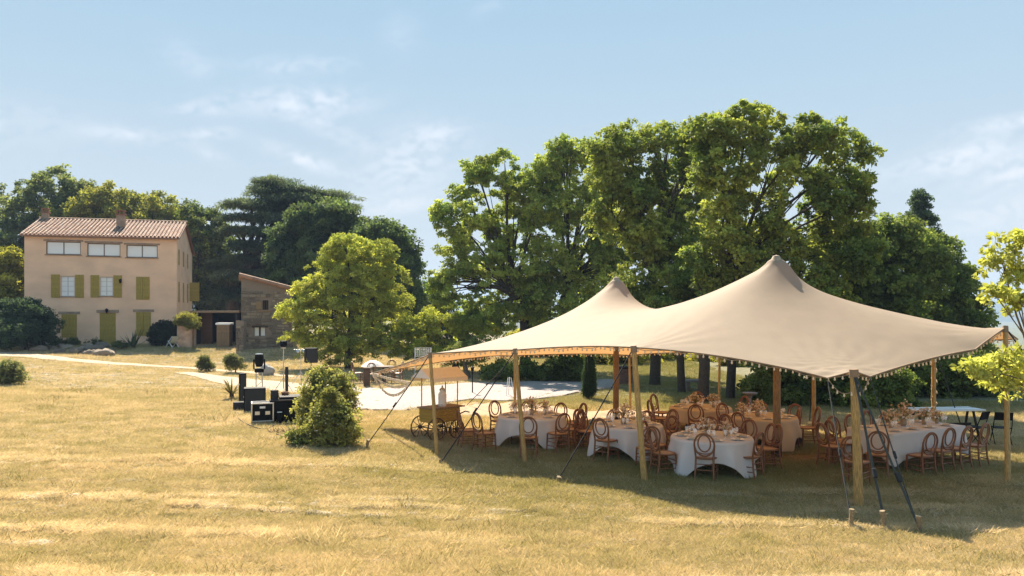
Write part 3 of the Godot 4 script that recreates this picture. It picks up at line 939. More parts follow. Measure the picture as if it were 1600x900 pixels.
	for q in ["flowering_bush", "flowering_bush_001"]:
		var bush := get_node(q)
		var fg := Geo.new()
		var mmi: MultiMeshInstance3D = bush.get_node("crown")
		for i in 90:
			var p: Vector3 = mmi.multimesh.get_instance_transform(rng.randi() % mmi.multimesh.instance_count).origin + Vector3(rng.randf_range(-0.2, 0.2), rng.randf_range(0.0, 0.24), rng.randf_range(0.0, 0.25))
			fg.tint = Color(0.8, 0.76, 0.66) * rng.randf_range(0.8, 1.1)
			for k in 5:
				fg.leaf(p, Vector3(rng.randfn(), rng.randfn() * 0.5, rng.randfn()).normalized(), Vector3(rng.randfn(), 1.5, rng.randfn()).normalized(), 0.03, 0.024)
		for i in 26:                                        # long stray shoots with small leaves
			var p: Vector3 = mmi.multimesh.get_instance_transform(rng.randi() % mmi.multimesh.instance_count).origin
			var dir := Vector3(rng.randfn() * 0.6, rng.randf_range(0.6, 1.2), rng.randfn() * 0.6).normalized()
			fg.tint = Color(0.3, 0.28, 0.09)
			fg.tube([p, p + dir * 0.25, p + dir * 0.5 + Vector3(0.05, 0, 0)], [0.005, 0.003], 3)
			for k in 12:
				fg.leaf(p + dir * (0.12 + 0.035 * k), (dir + Vector3(rng.randfn(), rng.randfn(), rng.randfn()) * 0.8).normalized(), Vector3(rng.randfn(), 1, rng.randfn()).normalized(), 0.06, 0.03)
		part("blossoms_and_shoots", fg, M.leaf, bush, "stuff")
	# weeds in the meadow
	var wk := "leafy weeds in the dry meadow"
	for q in [[870, 745, "weed with a pale green head beside the middle rope stake"], [620, 742, "small weed left of the tent shadow"]]:
		tree("weed", q[2], "weed", wk, gp(q[0], q[1]), 0.0, [[q[0], q[1] - 6, 5, 5, 0]], "low", Color(0.2, 0.22, 0.05), Color(0.3, 0.3, 0.08), {"cr": 0.12, "dens": 1.0})
	# spiky plant beside the loudspeakers
	var sp := thing("spiky_plant", "spiky dark yucca-like plant left of the loudspeakers", "plant", gp(362, 622))
	var g := Geo.new()
	for i in 34:
		var a := rng.randf() * TAU
		var e := rng.randf_range(0.15, 1.2)
		var l := rng.randf_range(0.45, 0.95)
		var dir := Vector3(cos(a) * cos(e), sin(e), sin(a) * cos(e))
		var s := dir.cross(Vector3.UP).normalized() * 0.022
		var m0 := Vector3(0, 0.12, 0)
		var m1 := m0 + dir * l * 0.6
		var m2 := m0 + dir * l + Vector3(0, -0.16 * l, 0)
		g.tint = Color(0.06, 0.075, 0.035).lerp(Color(0.17, 0.12, 0.05), rng.randf())
		g.quad(m0 - s, m0 + s, m1 + s, m1 - s)
		g.tri(m1 - s, m1 + s, m2)
	part("leaves", g, M.leaf, sp)
	var sg2 := Geo.new()
	sg2.lathe([Vector2(0.0, 0.3), Vector2(0.07, 0.22), Vector2(0.09, -0.05)], 8)
	part("stem", sg2, M.bark, sp)
	# agave by the house wall
	var ag := thing("agave", "tall spiky agave against the house wall right of the door", "plant", gp(208, 543))
	g = Geo.new()
	for i in 22:
		var a := rng.randf() * TAU
		var e := rng.randf_range(0.3, 1.35)
		var l := rng.randf_range(0.7, 1.5)
		var dir := Vector3(cos(a) * cos(e), sin(e), sin(a) * cos(e))
		var s := dir.cross(Vector3.UP).normalized() * 0.07
		g.tint = Color(0.05, 0.07, 0.04).lerp(Color(0.1, 0.12, 0.06), rng.randf())
		g.quad(-s * 0.7, s * 0.7, dir * l * 0.5 + s, dir * l * 0.5 - s)
		g.tri(dir * l * 0.5 - s, dir * l * 0.5 + s, dir * l + Vector3(0, 0.12, 0))
	part("leaves", g, M.leaf, ag)


# ---------------------------------------------------------------- the stretch tent
const NU := 64
const NV := 40
var tent_p := PackedVector3Array()
var pole_top := {}

func tp(i: int, j: int) -> Vector3:
	return tent_p[i * (NV + 1) + j]


func run(pts: Array, n: int, fix: Dictionary, mark: Callable) -> Array:   # points spread over n steps through fixed ones
	var d := [0.0]
	for k in pts.size() - 1:
		var q: Vector3 = pts[k + 1] - pts[k]
		d.append(d[-1] + Vector2(q.x, q.z).length())
	var ids := []
	for k in pts.size():
		ids.append(roundi(d[k] / d[-1] * n))
		fix[mark.call(ids[k])] = true
	var out := []
	for k in pts.size() - 1:
		for i in range(ids[k], ids[k + 1]):
			out.append(pts[k].lerp(pts[k + 1], float(i - ids[k]) / (ids[k + 1] - ids[k])))
	out.append(pts[-1])
	return out


func build_tent() -> void:
	var l := at(583, 583, 23.5)
	var a := at(672, 553, 18.96)
	var b := at(805, 547, 18.3)
	var c := at(990, 543, 16.1)
	var d1 := at(1293, 591, 14.25)
	var dn := at(1334, 580, 13.98)
	var d2 := at(1359, 589, 14.25)
	var r1 := at(1524, 546, 15.7)
	var e := at(1571, 512, 16.2)
	var r2 := at(1590, 530, 17.3)
	var hh := Vector3(10.7, 2.6, -20.2)
	var ii := Vector3(8.45, 2.5, -22.3)
	var jj := Vector3(7.2, 2.0, -27.6)
	var kk := Vector3(4.1, 1.9, -27.8)
	var mm := Vector3(0.1, 2.0, -26.0)
	var peaks := [at(1213, 403, 18.5), at(963, 436, 23.6)]
	var w := NV + 1
	var fix := {}
	var front := run([l, a, b, c, d1, dn], NU, fix, func(i): return i * w)
	var back := run([mm, kk, jj, ii], NU, fix, func(i): return i * w + NV)
	var left := run([l, mm], NV, fix, func(j): return j)
	var right := run([dn, d2, r1, e, r2, hh, ii], NV, fix, func(j): return NU * w + j)
	tent_p.resize((NU + 1) * w)
	for i in NU + 1:
		for j in w:
			var u := float(i) / NU
			var v := float(j) / NV
			tent_p[i * w + j] = (1 - v) * front[i] + v * back[i] + (1 - u) * left[j] + u * right[j] - ((1 - u) * (1 - v) * front[0] + u * (1 - v) * front[NU] + (1 - u) * v * back[0] + u * v * back[NU])
	for pk in peaks:
		var best := 1e9
		var bi := 0
		var bj := 0
		for i in range(3, NU - 2):
			for j in range(3, NV - 2):
				var q := tent_p[i * w + j]
				var dd := Vector2(q.x - pk.x, q.z - pk.z).length()
				if dd < best:
					best = dd
					bi = i
					bj = j
		var du := tent_p[(bi + 1) * w + bj] - tent_p[(bi - 1) * w + bj]
		var dv := tent_p[bi * w + bj + 1] - tent_p[bi * w + bj - 1]
		du = Vector3(du.x, 0, du.z).normalized()
		dv = Vector3(dv.x, 0, dv.z).normalized()
		for i in range(-2, 3):
			for j in range(-2, 3):
				var rr := Vector2(i, j).length()
				if rr < 2.3:
					var an := atan2(j, i)
					var o: Vector3 = (du * cos(an) + dv * sin(an)) * rr * 0.13
					tent_p[(bi + i) * w + bj + j] = pk + Vector3(o.x, -rr * rr * 0.045, o.z)
					fix[(bi + i) * w + bj + j] = true
	# the stretched skin: every knot pulled by its neighbours, the hems pulled harder
	var qb := 45.0
	var ring := []
	for i in NU + 1:
		for j in w:
			var k := i * w + j
			if fix.has(k):
				continue
			var near := []
			var hem_u := qb if j == 0 or j == NV else 1.0
			var hem_v := qb if i == 0 or i == NU else 1.0
			if i > 0: near.append([k - w, hem_u])
			if i < NU: near.append([k + w, hem_u])
			if j > 0: near.append([k - 1, hem_v])
			if j < NV: near.append([k + 1, hem_v])
			var sum := 0.0
			for q in near: sum += q[1]
			ring.append([k, near, 1.0 / sum, j > 0 and j < NV and i > 0 and i < NU])
	for turn in 420:
		var over := 1.88 if turn < 380 else 1.2
		for q in ring:
			var s := Vector3.ZERO
			for nb in q[1]:
				s += tent_p[nb[0]] * nb[1]
			var now := tent_p[q[0]]
			var goal: Vector3 = s * q[2]
			if q[3]:
				var gx := (now.x - 8.0) / 2.0
				var gz := (now.z + 17.8) / 2.4
				goal.y += 0.0035 * exp(-gx * gx - gz * gz)
			tent_p[q[0]] = now + (goal - now) * over
	pole_top = {"a": a, "b": b, "c": c, "d": dn, "e": e, "h": hh, "i": ii, "j": jj, "k": kk, "m": mm, "l": l, "d1": d1, "d2": d2, "peak1": peaks[0], "peak2": peaks[1]}
	var t := thing("stretch_tent", "large beige stretch tent with two pointed peaks", "tent", Vector3.ZERO)
	var g := Geo.new()
	g.sheet(fine_skin(), NU * 3, NV * 3)
	part("canopy", g, M.tent, t)
	# darker rolled hem all round
	for side in [["front_hem", 0], ["right_hem", 1], ["back_hem", 2], ["left_hem", 3]]:
		var pts := hem(side[1])
		g = Geo.new()
		g.tube(pts, [0.018], 6)
		part(side[0], g, M.hem, t)
	# reinforcing caps sewn over the peaks
	for pk in peaks:
		g = Geo.new()
		g.lathe([Vector2(0.17, -0.13), Vector2(0.1, 0.0), Vector2(0.075, 0.05), Vector2(0.0, 0.07)], 18, pk)
		part("peak_cap", g, M.tent_patch, t)
	build_poles()
	build_bulbs()


func fine_skin() -> PackedVector3Array:          # the skin three times finer, with tension folds running out from the pole heads
	var p := PackedVector3Array()
	var heads := []
	for k in ["a", "b", "c", "d1", "d2", "e", "h", "i", "j", "k", "m", "l"]:
		heads.append(pole_top[k])
	for i in NU * 3 + 1:
		for j in NV * 3 + 1:
			var fi := mini(i / 3, NU - 1)
			var fj := mini(j / 3, NV - 1)
			var u := (i - fi * 3) / 3.0
			var v := (j - fj * 3) / 3.0
			var rows := []
			for a in range(-1, 3):
				var ii := clampi(fi + a, 0, NU)
				rows.append(tp(ii, fj).cubic_interpolate(tp(ii, fj + 1), tp(ii, maxi(fj - 1, 0)), tp(ii, mini(fj + 2, NV)), v))
			var q: Vector3 = rows[1].cubic_interpolate(rows[2], rows[0], rows[3], u)
			if i > 0 and j > 0 and i < NU * 3 and j < NV * 3:
				for h in heads:
					var d := Vector2(q.x - h.x, q.z - h.z)
					var r := d.length()
					if r < 3.0 and r > 0.02:
						q.y += 0.016 * sin(d.angle() * 26.0 + h.x) * (1.0 - exp(-r * 5.0)) * exp(-r / 0.75)
				q.y += 0.006 * n_mid.get_noise_2d(q.x * 3.0, q.z * 3.0)
			p.append(q)
	return p


func hem(side: int) -> Array:
	var pts := []
	if side == 0:
		for i in NU + 1: pts.append(tp(i, 0))
	elif side == 1:
		for j in NV + 1: pts.append(tp(NU, j))
	elif side == 2:
		for i in NU + 1: pts.append(tp(i, NV))
	else:
		for j in NV + 1: pts.append(tp(0, j))
	return pts


func pole(called: String, label: String, foot: Vector3, top: Vector3, r: float, group: String, dark := false) -> void:
	var t := thing(called, label, "pole", foot, 0.0, group)
	var up := top - foot
	var g := Geo.new()
	var pts := []
	for k in 9:
		pts.append(up * (k / 8.0) + Vector3(n_mid.get_noise_2d(foot.x * 9.0 + k * 9.0, 1.0), 0, n_mid.get_noise_2d(foot.z * 9.0, k * 9.0)) * 0.012 * sin(k / 8.0 * PI))
	pts[0] = up * (-0.02)
	g.tube(pts, [r * 1.08, r * 1.05, r * 1.02, r, r * 0.98, r * 0.95, r * 0.93, r * 0.9, r * 0.88], 12)
	part("shaft", g, M.main_pole if dark else M.pole, t)
	if dark:
		g = Geo.new()
		g.tube([up.normalized() * -0.02, up.normalized() * 0.42], [r * 1.3, r * 1.22], 14)
		part("boot", g, M.boot, t)
		g = Geo.new()
		g.lathe([Vector2(0.0, up.length() - 0.12), Vector2(r * 1.5, up.length() - 0.12), Vector2(r * 1.3, up.length() - 0.05), Vector2(0.0, up.length() - 0.03)], 14)
		part("head_cushion", g, M.boot, t)
	else:
		g = Geo.new()
		g.tube([up - up.normalized() * 0.1, up + up.normalized() * 0.035], [r * 1.12, r * 1.05], 12)
		part("pole_head", g, M.hem, t)


func build_poles() -> void:
	var fg := "wooden poles holding up the edge of the tent"
	var spots := [
		["a", gp(683, 711), 0.045, "leftmost wooden tent pole, in front of the yellow cart"],
		["b", gp(820, 720), 0.05, "wooden tent pole in front of the left round table"],
		["c", gp(1007, 753), 0.06, "wooden tent pole in front of the second round table from the left"],
		["d", gp(1342, 793), 0.075, "thick front corner pole nearest the camera"],
		["e", gp(1575, 752), 0.05, "wooden pole at the right corner of the tent, behind the yellow leaves"],
		["h", on(10.75, 20.3), 0.055, "wooden pole wound with a string of bulbs behind the right-hand table"],
		["i", on(8.42, 22.2), 0.055, "back pole standing free before the dark hedge, right of the dark-footed pole"],
		["j", on(7.2, 27.7), 0.045, "back pole in front of the plane trunks, behind the far tables"],
		["k", on(4.15, 27.9), 0.04, "thin back pole just left of the second front pole"],
		["m", on(0.1, 26.1), 0.045, "back pole seen right beside the pole of the left table"],
	]
	for q in spots:
		pole("tent_pole", q[3], q[1], pole_top[q[0]], q[2], fg)
	pole("main_pole", "stout brown main pole with a black foot under the larger peak", on(6.16, 18.5), pole_top.peak1 - Vector3(0, 0.05, 0), 0.085, "main poles under the tent peaks", true)
	pole("main_pole", "brown main pole rising beside the second table under the smaller peak", on(3.08, 23.6), pole_top.peak2 - Vector3(0, 0.05, 0), 0.085, "main poles under the tent peaks", true)
	# guy ropes and the stakes that hold them
	var rg := "guy ropes of the tent"
	var sg := "wooden stakes of the guy ropes"
	for q in [
		["a", gp(573, 700), 0.012, "black guy rope of the leftmost pole, ending beside the flowering bush", "stump-like stake at the end of the rope beside the flowering bush", 0.2],
		["b", gp(690, 726), 0.012, "black guy rope running down left from the pole of the left table", "low stake at the foot of the leftmost pole's neighbour rope", 0.1],
		["b", gp(693, 722), 0.008, "thin second rope running parallel to the guy rope of the left table's pole", "", 0.0],
		["c", gp(872, 755), 0.013, "black guy rope running down left from the pole of the second table", "stake beside the pale green weed", 0.13],
		["d", gp(1382, 826), 0.03, "wide dark strap from the corner pole to the middle of three stakes", "middle one of the three pale stakes at the front corner", 0.24],
		["d", gp(1437, 832), 0.031, "wide dark strap from the corner pole to the right one of three stakes", "right one of the three pale stakes at the front corner", 0.27],
		["d1", gp(1330, 822), 0.012, "grey rope from the hem down to the left one of three stakes", "left one of the three pale stakes, topped with a spike", 0.24],
		["d2", gp(1434, 829), 0.012, "thin grey rope from the hem down to the right one of three stakes", "", 0.1],
		["i", on(9.2, 24.6), 0.014, "grey rope behind the free-standing back pole", "", 0.1],
		["h", on(12.6, 22.2), 0.014, "grey rope of the bulb-wound pole towards the picnic table", "", 0.1],
		["e", on(12.2, 15.9), 0.014, "rope of the right corner pole leaving the picture", "", 0.1],
		["m", on(-1.6, 28.4), 0.012, "rope from the far left back pole to the terrace", "", 0.1],
	]:
		var top: Vector3 = pole_top[q[0]]
		var foot: Vector3 = q[1] + Vector3(0, 0.06, 0)
		var mid := top.lerp(foot, 0.5) - Vector3(0, 0.03, 0)
		var flat: bool = q[2] > 0.02
		var t := thing("guy_strap" if flat else "guy_rope", q[3], "strap" if flat else "rope", foot, 0.0, rg)
		var g := Geo.new()
		if flat:
			g.bar(top - foot, mid - foot, 0.042, 0.006)
			g.bar(mid - foot, Vector3.ZERO, 0.042, 0.006)
			part("webbing", g, M.strap, t)
			g = Geo.new()
			g.bar((top - foot) * 0.33, (top - foot) * 0.27, 0.07, 0.05, 0.01)
			part("ratchet", g, M.rope, t)
		else:
			g.tube([top - foot, top.lerp(mid, 0.5) - foot - Vector3(0, 0.01, 0), mid - foot, mid.lerp(foot, 0.5) - foot - Vector3(0, 0.008, 0), Vector3.ZERO], [q[2]], 6)
			part("cord", g, M.rope if not q[0] in ["i", "h", "d1", "d2"] else M.strap, t)
			g = Geo.new()
			var along_r := top - foot
			g.bar(along_r * 0.42, along_r * 0.42 + along_r.normalized() * 0.14, 0.045, 0.035, 0.008)
			part("tensioner", g, M.rope, t)
		if q[4]:
			var hgt: float = q[5]
			var s := thing("rope_stake", q[4], "stake", q[1], rng.randf() * TAU, sg)
			g = Geo.new()
			var lean := Vector3(rng.randf_range(-0.03, 0.03), 0, rng.randf_range(-0.03, 0.03))
			g.tube([Vector3(0, -0.05, 0), lean + Vector3(0, hgt * 0.5, 0), lean * 2.0 + Vector3(0, hgt, 0)], [0.032, 0.036, 0.042], 9)
			part("post", g, M.stake, s)
			g = Geo.new()
			for k in 30:                                    # frayed fibre round its head
				var an := rng.randf() * TAU
				var y := rng.randf_range(0.0, hgt)
				g.tint = Color(0.5, 0.38, 0.22) * rng.randf_range(0.6, 1.2)
				var d := Vector3(cos(an), rng.randf_range(-0.4, 0.7), sin(an))
				var b := lean * 2.0 * (y / hgt) + Vector3(cos(an) * 0.036, y, sin(an) * 0.036)
				g.leaf(b, d.normalized(), Vector3.UP, rng.randf_range(0.02, 0.06), 0.012)
			part("fibres", g, M.straw, s, "stuff")


func string_of_bulbs(label: String, path: Array, gap: float, drop: float) -> void:
	var t := thing("string_lights", label, "string lights", path[0], 0.0, "strings of bulbs along the tent")
	var o: Vector3 = path[0]
	var pts := []
	var g := Geo.new()
	var bulbs := Geo.new()
	var run_on := 0.0
	for k in path.size():
		var p: Vector3 = path[k]
		pts.append(p - o - Vector3(0, drop * (0.5 + 0.5 * sin(k * 1.9)), 0))
	g.tube(pts, [0.007], 4)
	part("cable", g, M.wire, t)
	for k in pts.size() - 1:
		var a: Vector3 = pts[k]
		var b: Vector3 = pts[k + 1]
		var len := a.distance_to(b)
		while run_on < len:
			var p := a.lerp(b, run_on / len) + Vector3(rng.randf_range(-0.012, 0.012), 0, rng.randf_range(-0.012, 0.012))
			var s := rng.randf_range(0.7, 0.85)
			bulbs.lathe([Vector2(0.0, -0.085 * s), Vector2(0.02 * s, -0.075 * s), Vector2(0.027 * s, -0.055 * s), Vector2(0.018 * s, -0.03 * s), Vector2(0.012, -0.022), Vector2(0.012, 0.004)], 6, p)
			run_on += gap * rng.randf_range(0.85, 1.15)
		run_on -= len
	part("bulbs", bulbs, M.bulb, t, "stuff")


func build_bulbs() -> void:
	string_of_bulbs("string of round bulbs along the long front hem of the tent", hem(0), 0.13, 0.05)
	string_of_bulbs("string of bulbs along the right hem, from the thick corner pole to the leafy corner", hem(1).slice(0, 34), 0.13, 0.05)
	string_of_bulbs("string of bulbs along the back hem seen under the canopy", hem(2), 0.17, 0.05)
	string_of_bulbs("string of bulbs along the drooping left end of the tent", hem(3), 0.11, 0.06)
	# the swag round the corner pole
	var d: Vector3 = pole_top.d
	var loop := []
	for k in 9:
		var u := k / 8.0
		loop.append(pole_top.d1.lerp(d + Vector3(0, -0.32, 0.07), u) - Vector3(0, 0.16 * sin(u * PI), 0))
	for k in range(1, 9):
		var u := k / 8.0
		loop.append((d + Vector3(0, -0.32, 0.07)).lerp(pole_top.d2, u) - Vector3(0, 0.14 * sin(u * PI), 0))
	string_of_bulbs("loop of bulbs swagged round the head of the thick corner pole", loop, 0.13, 0.0)
	# bulbs wound round the pole behind the right-hand table
	var spiral := []
	var hp: Vector3 = pole_top.h
	for k in 40:
		spiral.append(Vector3(10.74 + 0.075 * cos(k * 1.1), hp.y - 0.05 - k * 0.05, -20.27 + 0.075 * sin(k * 1.1)))
	string_of_bulbs("string of bulbs wound round the pole behind the right-hand table", spiral, 0.16, 0.0)
	# the left end: strands from the low corner to the rope of the leftmost pole
	var l: Vector3 = pole_top.l
	var knot := at(641, 597, 19.7)
	for s in [[0.02, "upper strand of bulbs between the low left corner and the first guy rope"], [0.45, "sagging lowest strand of bulbs at the low left corner of the tent"], [0.22, "middle strand of bulbs at the low left corner of the tent"]]:
		var strand := []
		for k in 17:
			var u := k / 16.0
			strand.append(l.lerp(knot, u) - Vector3(0, s[0] * 4.0 * u * (1 - u), 0))
		string_of_bulbs(s[1], strand, 0.1, 0.0)


# ---------------------------------------------------------------- tables and chairs
func ellipse(c: Vector3, rx: float, ry: float, n: int, lean: float) -> Array:
	var p := []
	for k in n:
		var a := TAU * k / n
		var y := sin(a) * ry
		p.append(c + Vector3(cos(a) * rx, y * cos(lean), y * sin(lean)))
	return p


var chair0: Node3D = null
func make_chair(label: String, group: String) -> Node3D:   # faces -z: the back is at +z
	var t := thing("oval_back_chair", label, "chair", Vector3.ZERO, 0.0, group)
	var g := Geo.new()
	var seat_y := 0.44
	var rim := []
	for k in 20:
		var a := TAU * k / 20
		var sx := signf(cos(a)) * pow(absf(cos(a)), 0.6) * 0.205
		var sz := signf(sin(a)) * pow(absf(sin(a)), 0.6) * 0.2
		rim.append(Vector3(sx * (1.0 - 0.12 * (sz / 0.2)), seat_y, sz))
	g.tube(rim, [0.021], 8, true)
	part("seat_frame", g, M.chair, t)
	g = Geo.new()
	var p := PackedVector3Array()
	for i in 21:
		for j in 5:
			var q: Vector3 = rim[i % 20]
			var u := j / 4.0
			p.append(Vector3(q.x * u * 0.97, seat_y + 0.006 + 0.02 * (1.0 - u * u), q.z * u * 0.97))
	g.sheet(p, 20, 4)
	part("seat", g, M.cane, t)
	var lean := 0.16
	var c := Vector3(0, 0.725, 0.235)
	g = Geo.new()
	g.tube(ellipse(c, 0.2, 0.235, 28, lean), [0.02], 8, true)
	part("outer_back_ring", g, M.chair, t)
	g = Geo.new()
	g.tube(ellipse(c + Vector3(0, 0.03, 0.006), 0.125, 0.175, 24, lean), [0.0155], 7, true)
	part("inner_back_ring", g, M.chair, t)
	g = Geo.new()
	var arc := []
	for k in 9:
		var u := k / 8.0 * 2.0 - 1.0
		arc.append(Vector3(u * 0.165, 0.565 - 0.05 * (1.0 - u * u) + 0.02, 0.205 - 0.004))
	g.tube(arc, [0.012], 6)
	part("back_rail", g, M.chair, t)
	for s in [-1.0, 1.0]:
		g = Geo.new()
		g.tube([Vector3(s * 0.19, -0.01, 0.25), Vector3(s * 0.182, 0.2, 0.205), Vector3(s * 0.176, seat_y, 0.185), Vector3(s * 0.186, 0.56, 0.2), Vector3(s * 0.2, 0.7, 0.23)], [0.016, 0.02, 0.022, 0.02, 0.018], 8)
		part("leg", g, M.chair, t)
		g = Geo.new()
		g.tube([Vector3(s * 0.205, -0.01, -0.195), Vector3(s * 0.2, 0.22, -0.185), Vector3(s * 0.195, seat_y, -0.175)], [0.016, 0.02, 0.023], 8)
		part("leg", g, M.chair, t)
		g = Geo.new()
		g.tube([Vector3(s * 0.2, 0.25, -0.184), Vector3(s * 0.183, 0.25, 0.2)], [0.011], 6)
		g.tube([Vector3(s * 0.202, 0.15, -0.189), Vector3(s * 0.185, 0.15, 0.215)], [0.011], 6)
		part("side_rung", g, M.chair, t)
	for q in [[-0.186, 0.3, 0.198], [0.196, 0.32, 0.194], [0.196, 0.2, 0.205]]:
		g = Geo.new()
		g.tube([Vector3(-q[1 - 1] if false else -0.19, q[1], q[0]), Vector3(0.19, q[1], q[0])], [0.011], 6)
		part("cross_rung", g, M.chair, t)
	return t


func chair(x: float, d: float, face: Vector2, label: String, group: String, turn := 0.0) -> void:   # face: the point (x, depth) that the chair looks at
	var to := Vector3(face.x - x, 0, -(face.y - d))
	var yaw := atan2(-to.x, -to.z) + turn
	if chair0 == null:
		chair0 = make_chair(label, group)
		chair0.position = on(x, d)
		chair0.rotation.y = yaw
	else:
		copy(chair0, on(x, d), yaw, label).set_meta("group", group)


func cloth(r: float, side: float, turn: float, sd: float) -> Geo:      # a square cloth over a round table
	var g := Geo.new()
	var p := PackedVector3Array()
	var nu := 112
	var nv := 20
	for i in nu + 1:
		var a := TAU * (i % nu) / nu
		var b := a + turn
		var reach := side / 2.0 / maxf(absf(cos(b)), absf(sin(b)))
		reach = minf(reach, side / 2.0 * 1.3)
		var drop := minf(reach - r, 0.735)
		for j in nv + 1:
			if j < 5:
				p.append(Vector3(cos(a) * r * j / 5.0, 0.75, -sin(a) * r * j / 5.0))
				continue
			var u := float(j - 5) / (nv - 5)
			var y := drop * u
			var corner := pow(absf(sin(b * 2.0)), 2.5)
			var fold := (0.5 + 0.5 * sin(a * 11.0 + sd)) * 0.075 + (0.5 + 0.5 * sin(a * 23.0 + sd * 2.0)) * 0.02
			var out := 0.012 * smoothstep(0.0, 0.05, y) + fold * smoothstep(0.02, 0.4, y) + corner * 0.1 * smoothstep(0.1, 0.75, y)
			var edge := 0.014 * (1.0 - smoothstep(0.0, 0.03, y))
			p.append(Vector3(cos(a) * (r + out - edge), 0.75 - y, -sin(a) * (r + out - edge)))
	g.sheet(p, nu, nv)
	return g


func flowers(label: String, where: Vector3, s: float, tall := false) -> void:
	var t := thing("flower_arrangement", label, "flowers", where, rng.randf() * TAU, "flower arrangements on the tables")
	s *= 0.85
	var g := Geo.new()
	var h := 0.16 * s
	g.lathe([Vector2(0.0, 0.0), Vector2(0.05 * s, 0.0), Vector2(0.075 * s, h * 0.4), Vector2(0.06 * s, h * 0.85), Vector2(0.065 * s, h)], 14)
	part("vase", g, M.vase, t)
	g = Geo.new()
	var b := Geo.new()
	for i in 70:
		var a := rng.randf() * TAU
		var e := rng.randf_range(0.25, 1.5)
		var l := rng.randf_range(0.14, 0.34) * s * (1.35 if tall and rng.randf() < 0.35 else 1.0)
		var d := Vector3(cos(a) * cos(e), sin(e), sin(a) * cos(e))
		var m := Vector3(0, h, 0)
		var side := d.cross(Vector3(0.3, 1, 0.2)).normalized() * 0.0022
		g.tint = Color(0.2, 0.19, 0.06).lerp(Color(0.4, 0.28, 0.13), rng.randf())
		g.quad(m - side, m + side, m + d * l + side, m + d * l - side)
		for k in 2:
			g.leaf(m + d * l * rng.randf_range(0.3, 0.9), (d + Vector3(rng.randfn(), rng.randfn(), rng.randfn()) * 0.8).normalized(), Vector3(rng.randfn(), 1, rng.randfn()).normalized(), 0.06 * s, 0.022 * s)
		var tone: Color = [Color(0.8, 0.72, 0.6), Color(0.78, 0.62, 0.5), Color(0.6, 0.38, 0.2), Color(0.85, 0.82, 0.76), Color(0.7, 0.56, 0.34)][rng.randi() % 5]
		b.tint = tone
		var q := m + d * l
		var n := 7
		for k in n:
			var f := (d * 0.7 + Vector3(rng.randfn(), rng.randfn(), rng.randfn()) * 0.8).normalized()
			b.leaf(q, f, (d + Vector3(rng.randfn(), rng.randfn(), rng.randfn()) * 0.3).normalized(), 0.04 * s, 0.034 * s)
	part("stems_and_leaves", g, M.leaf, t, "stuff")
	part("blooms", b, M.bloom, t, "stuff")


var glass0: Node3D = null
var plate0: Node3D = null
func wine_glass(where: Vector3, label: String) -> void:
	if glass0 == null:
		glass0 = thing("wine_glass", label, "wine glass", where, 0.0, "wine glasses on the tables")
		var g := Geo.new()
		g.lathe([Vector2(0.034, 0.0), Vector2(0.03, 0.004), Vector2(0.005, 0.01), Vector2(0.004, 0.085), Vector2(0.022, 0.1), Vector2(0.038, 0.13), Vector2(0.039, 0.16), Vector2(0.032, 0.2)], 12)
		part("bowl_and_stem", g, M.glass, glass0)
		g = Geo.new()
		g.lathe([Vector2(0.0, 0.108), Vector2(0.022, 0.112), Vector2(0.034, 0.135), Vector2(0.0, 0.1351)], 10)
		part("napkin_fold", g, M.china, glass0)
	else:
		copy(glass0, where, rng.randf() * TAU, label)


func plate(where: Vector3, label: String) -> void:
	if plate0 == null:
		plate0 = thing("plate", label, "plate", where, 0.0, "place settings on the tables")
		var g := Geo.new()
		g.lathe([Vector2(0.0, 0.004), Vector2(0.09, 0.004), Vector2(0.14, 0.02), Vector2(0.138, 0.024), Vector2(0.09, 0.009), Vector2(0.0, 0.008)], 20)
		part("dish", g, M.china, plate0)
		g = Geo.new()
		g.box(Vector3(0, 0.028, 0), Vector3(0.09, 0.035, 0.16), Basis(Vector3.UP, 0.3), 0.012)
		part("napkin", g, M.ecru, plate0)
	else:
		copy(plate0, where, rng.randf() * TAU, label)


func setting(c: Vector3, r: float, where: String) -> void:
	var side := ["right", "right front", "front", "left front", "left", "left back", "back", "right back"]
	for k in 8:
		var a := TAU * k / 8 + 0.1
		var o := Vector3(cos(a), 0, sin(a))
		plate(c + o * (r - 0.2) + Vector3(0, 0.753, 0), "white plate with folded napkin at the %s of %s" % [side[k], where])
		var s := Vector3(-o.z, 0, o.x)
		wine_glass(c + o * (r - 0.42) + s * 0.12 + Vector3(0, 0.753, 0), "inner stemmed glass at the %s of %s" % [side[k], where])
		wine_glass(c + o * (r - 0.34) + s * 0.03 + Vector3(0, 0.753, 0), "outer stemmed glass at the %s of %s" % [side[k], where])


func round_table(x: float, d: float, r: float, side: float, turn: float, label: String, cloth_label: String, m: Material, sd: float) -> Vector3:
	var c := on(x, d)
	var t := thing("round_table", label, "table", c, turn, "round dinner tables")
	var g := Geo.new()
	g.lathe([Vector2(0.0, 0.71), Vector2(r - 0.03, 0.71), Vector2(r - 0.02, 0.74), Vector2(0.0, 0.742)], 32)
	part("tabletop", g, M.brown_wood, t)
	for k in 4:
		g = Geo.new()
		var a := TAU * k / 4 + 0.4
		var o := Vector3(cos(a), 0, sin(a)) * r * 0.6
		g.tube([o + Vector3(0, -0.03, 0), o + Vector3(0, 0.71, 0)], [0.022], 8)
		part("leg", g, M.frame, t)
	var cl := part("tablecloth", cloth(r, side, turn, sd), m)
	cl.position = c
	tag(cl, cloth_label, "tablecloth", "cloths over the dinner tables")
	return c


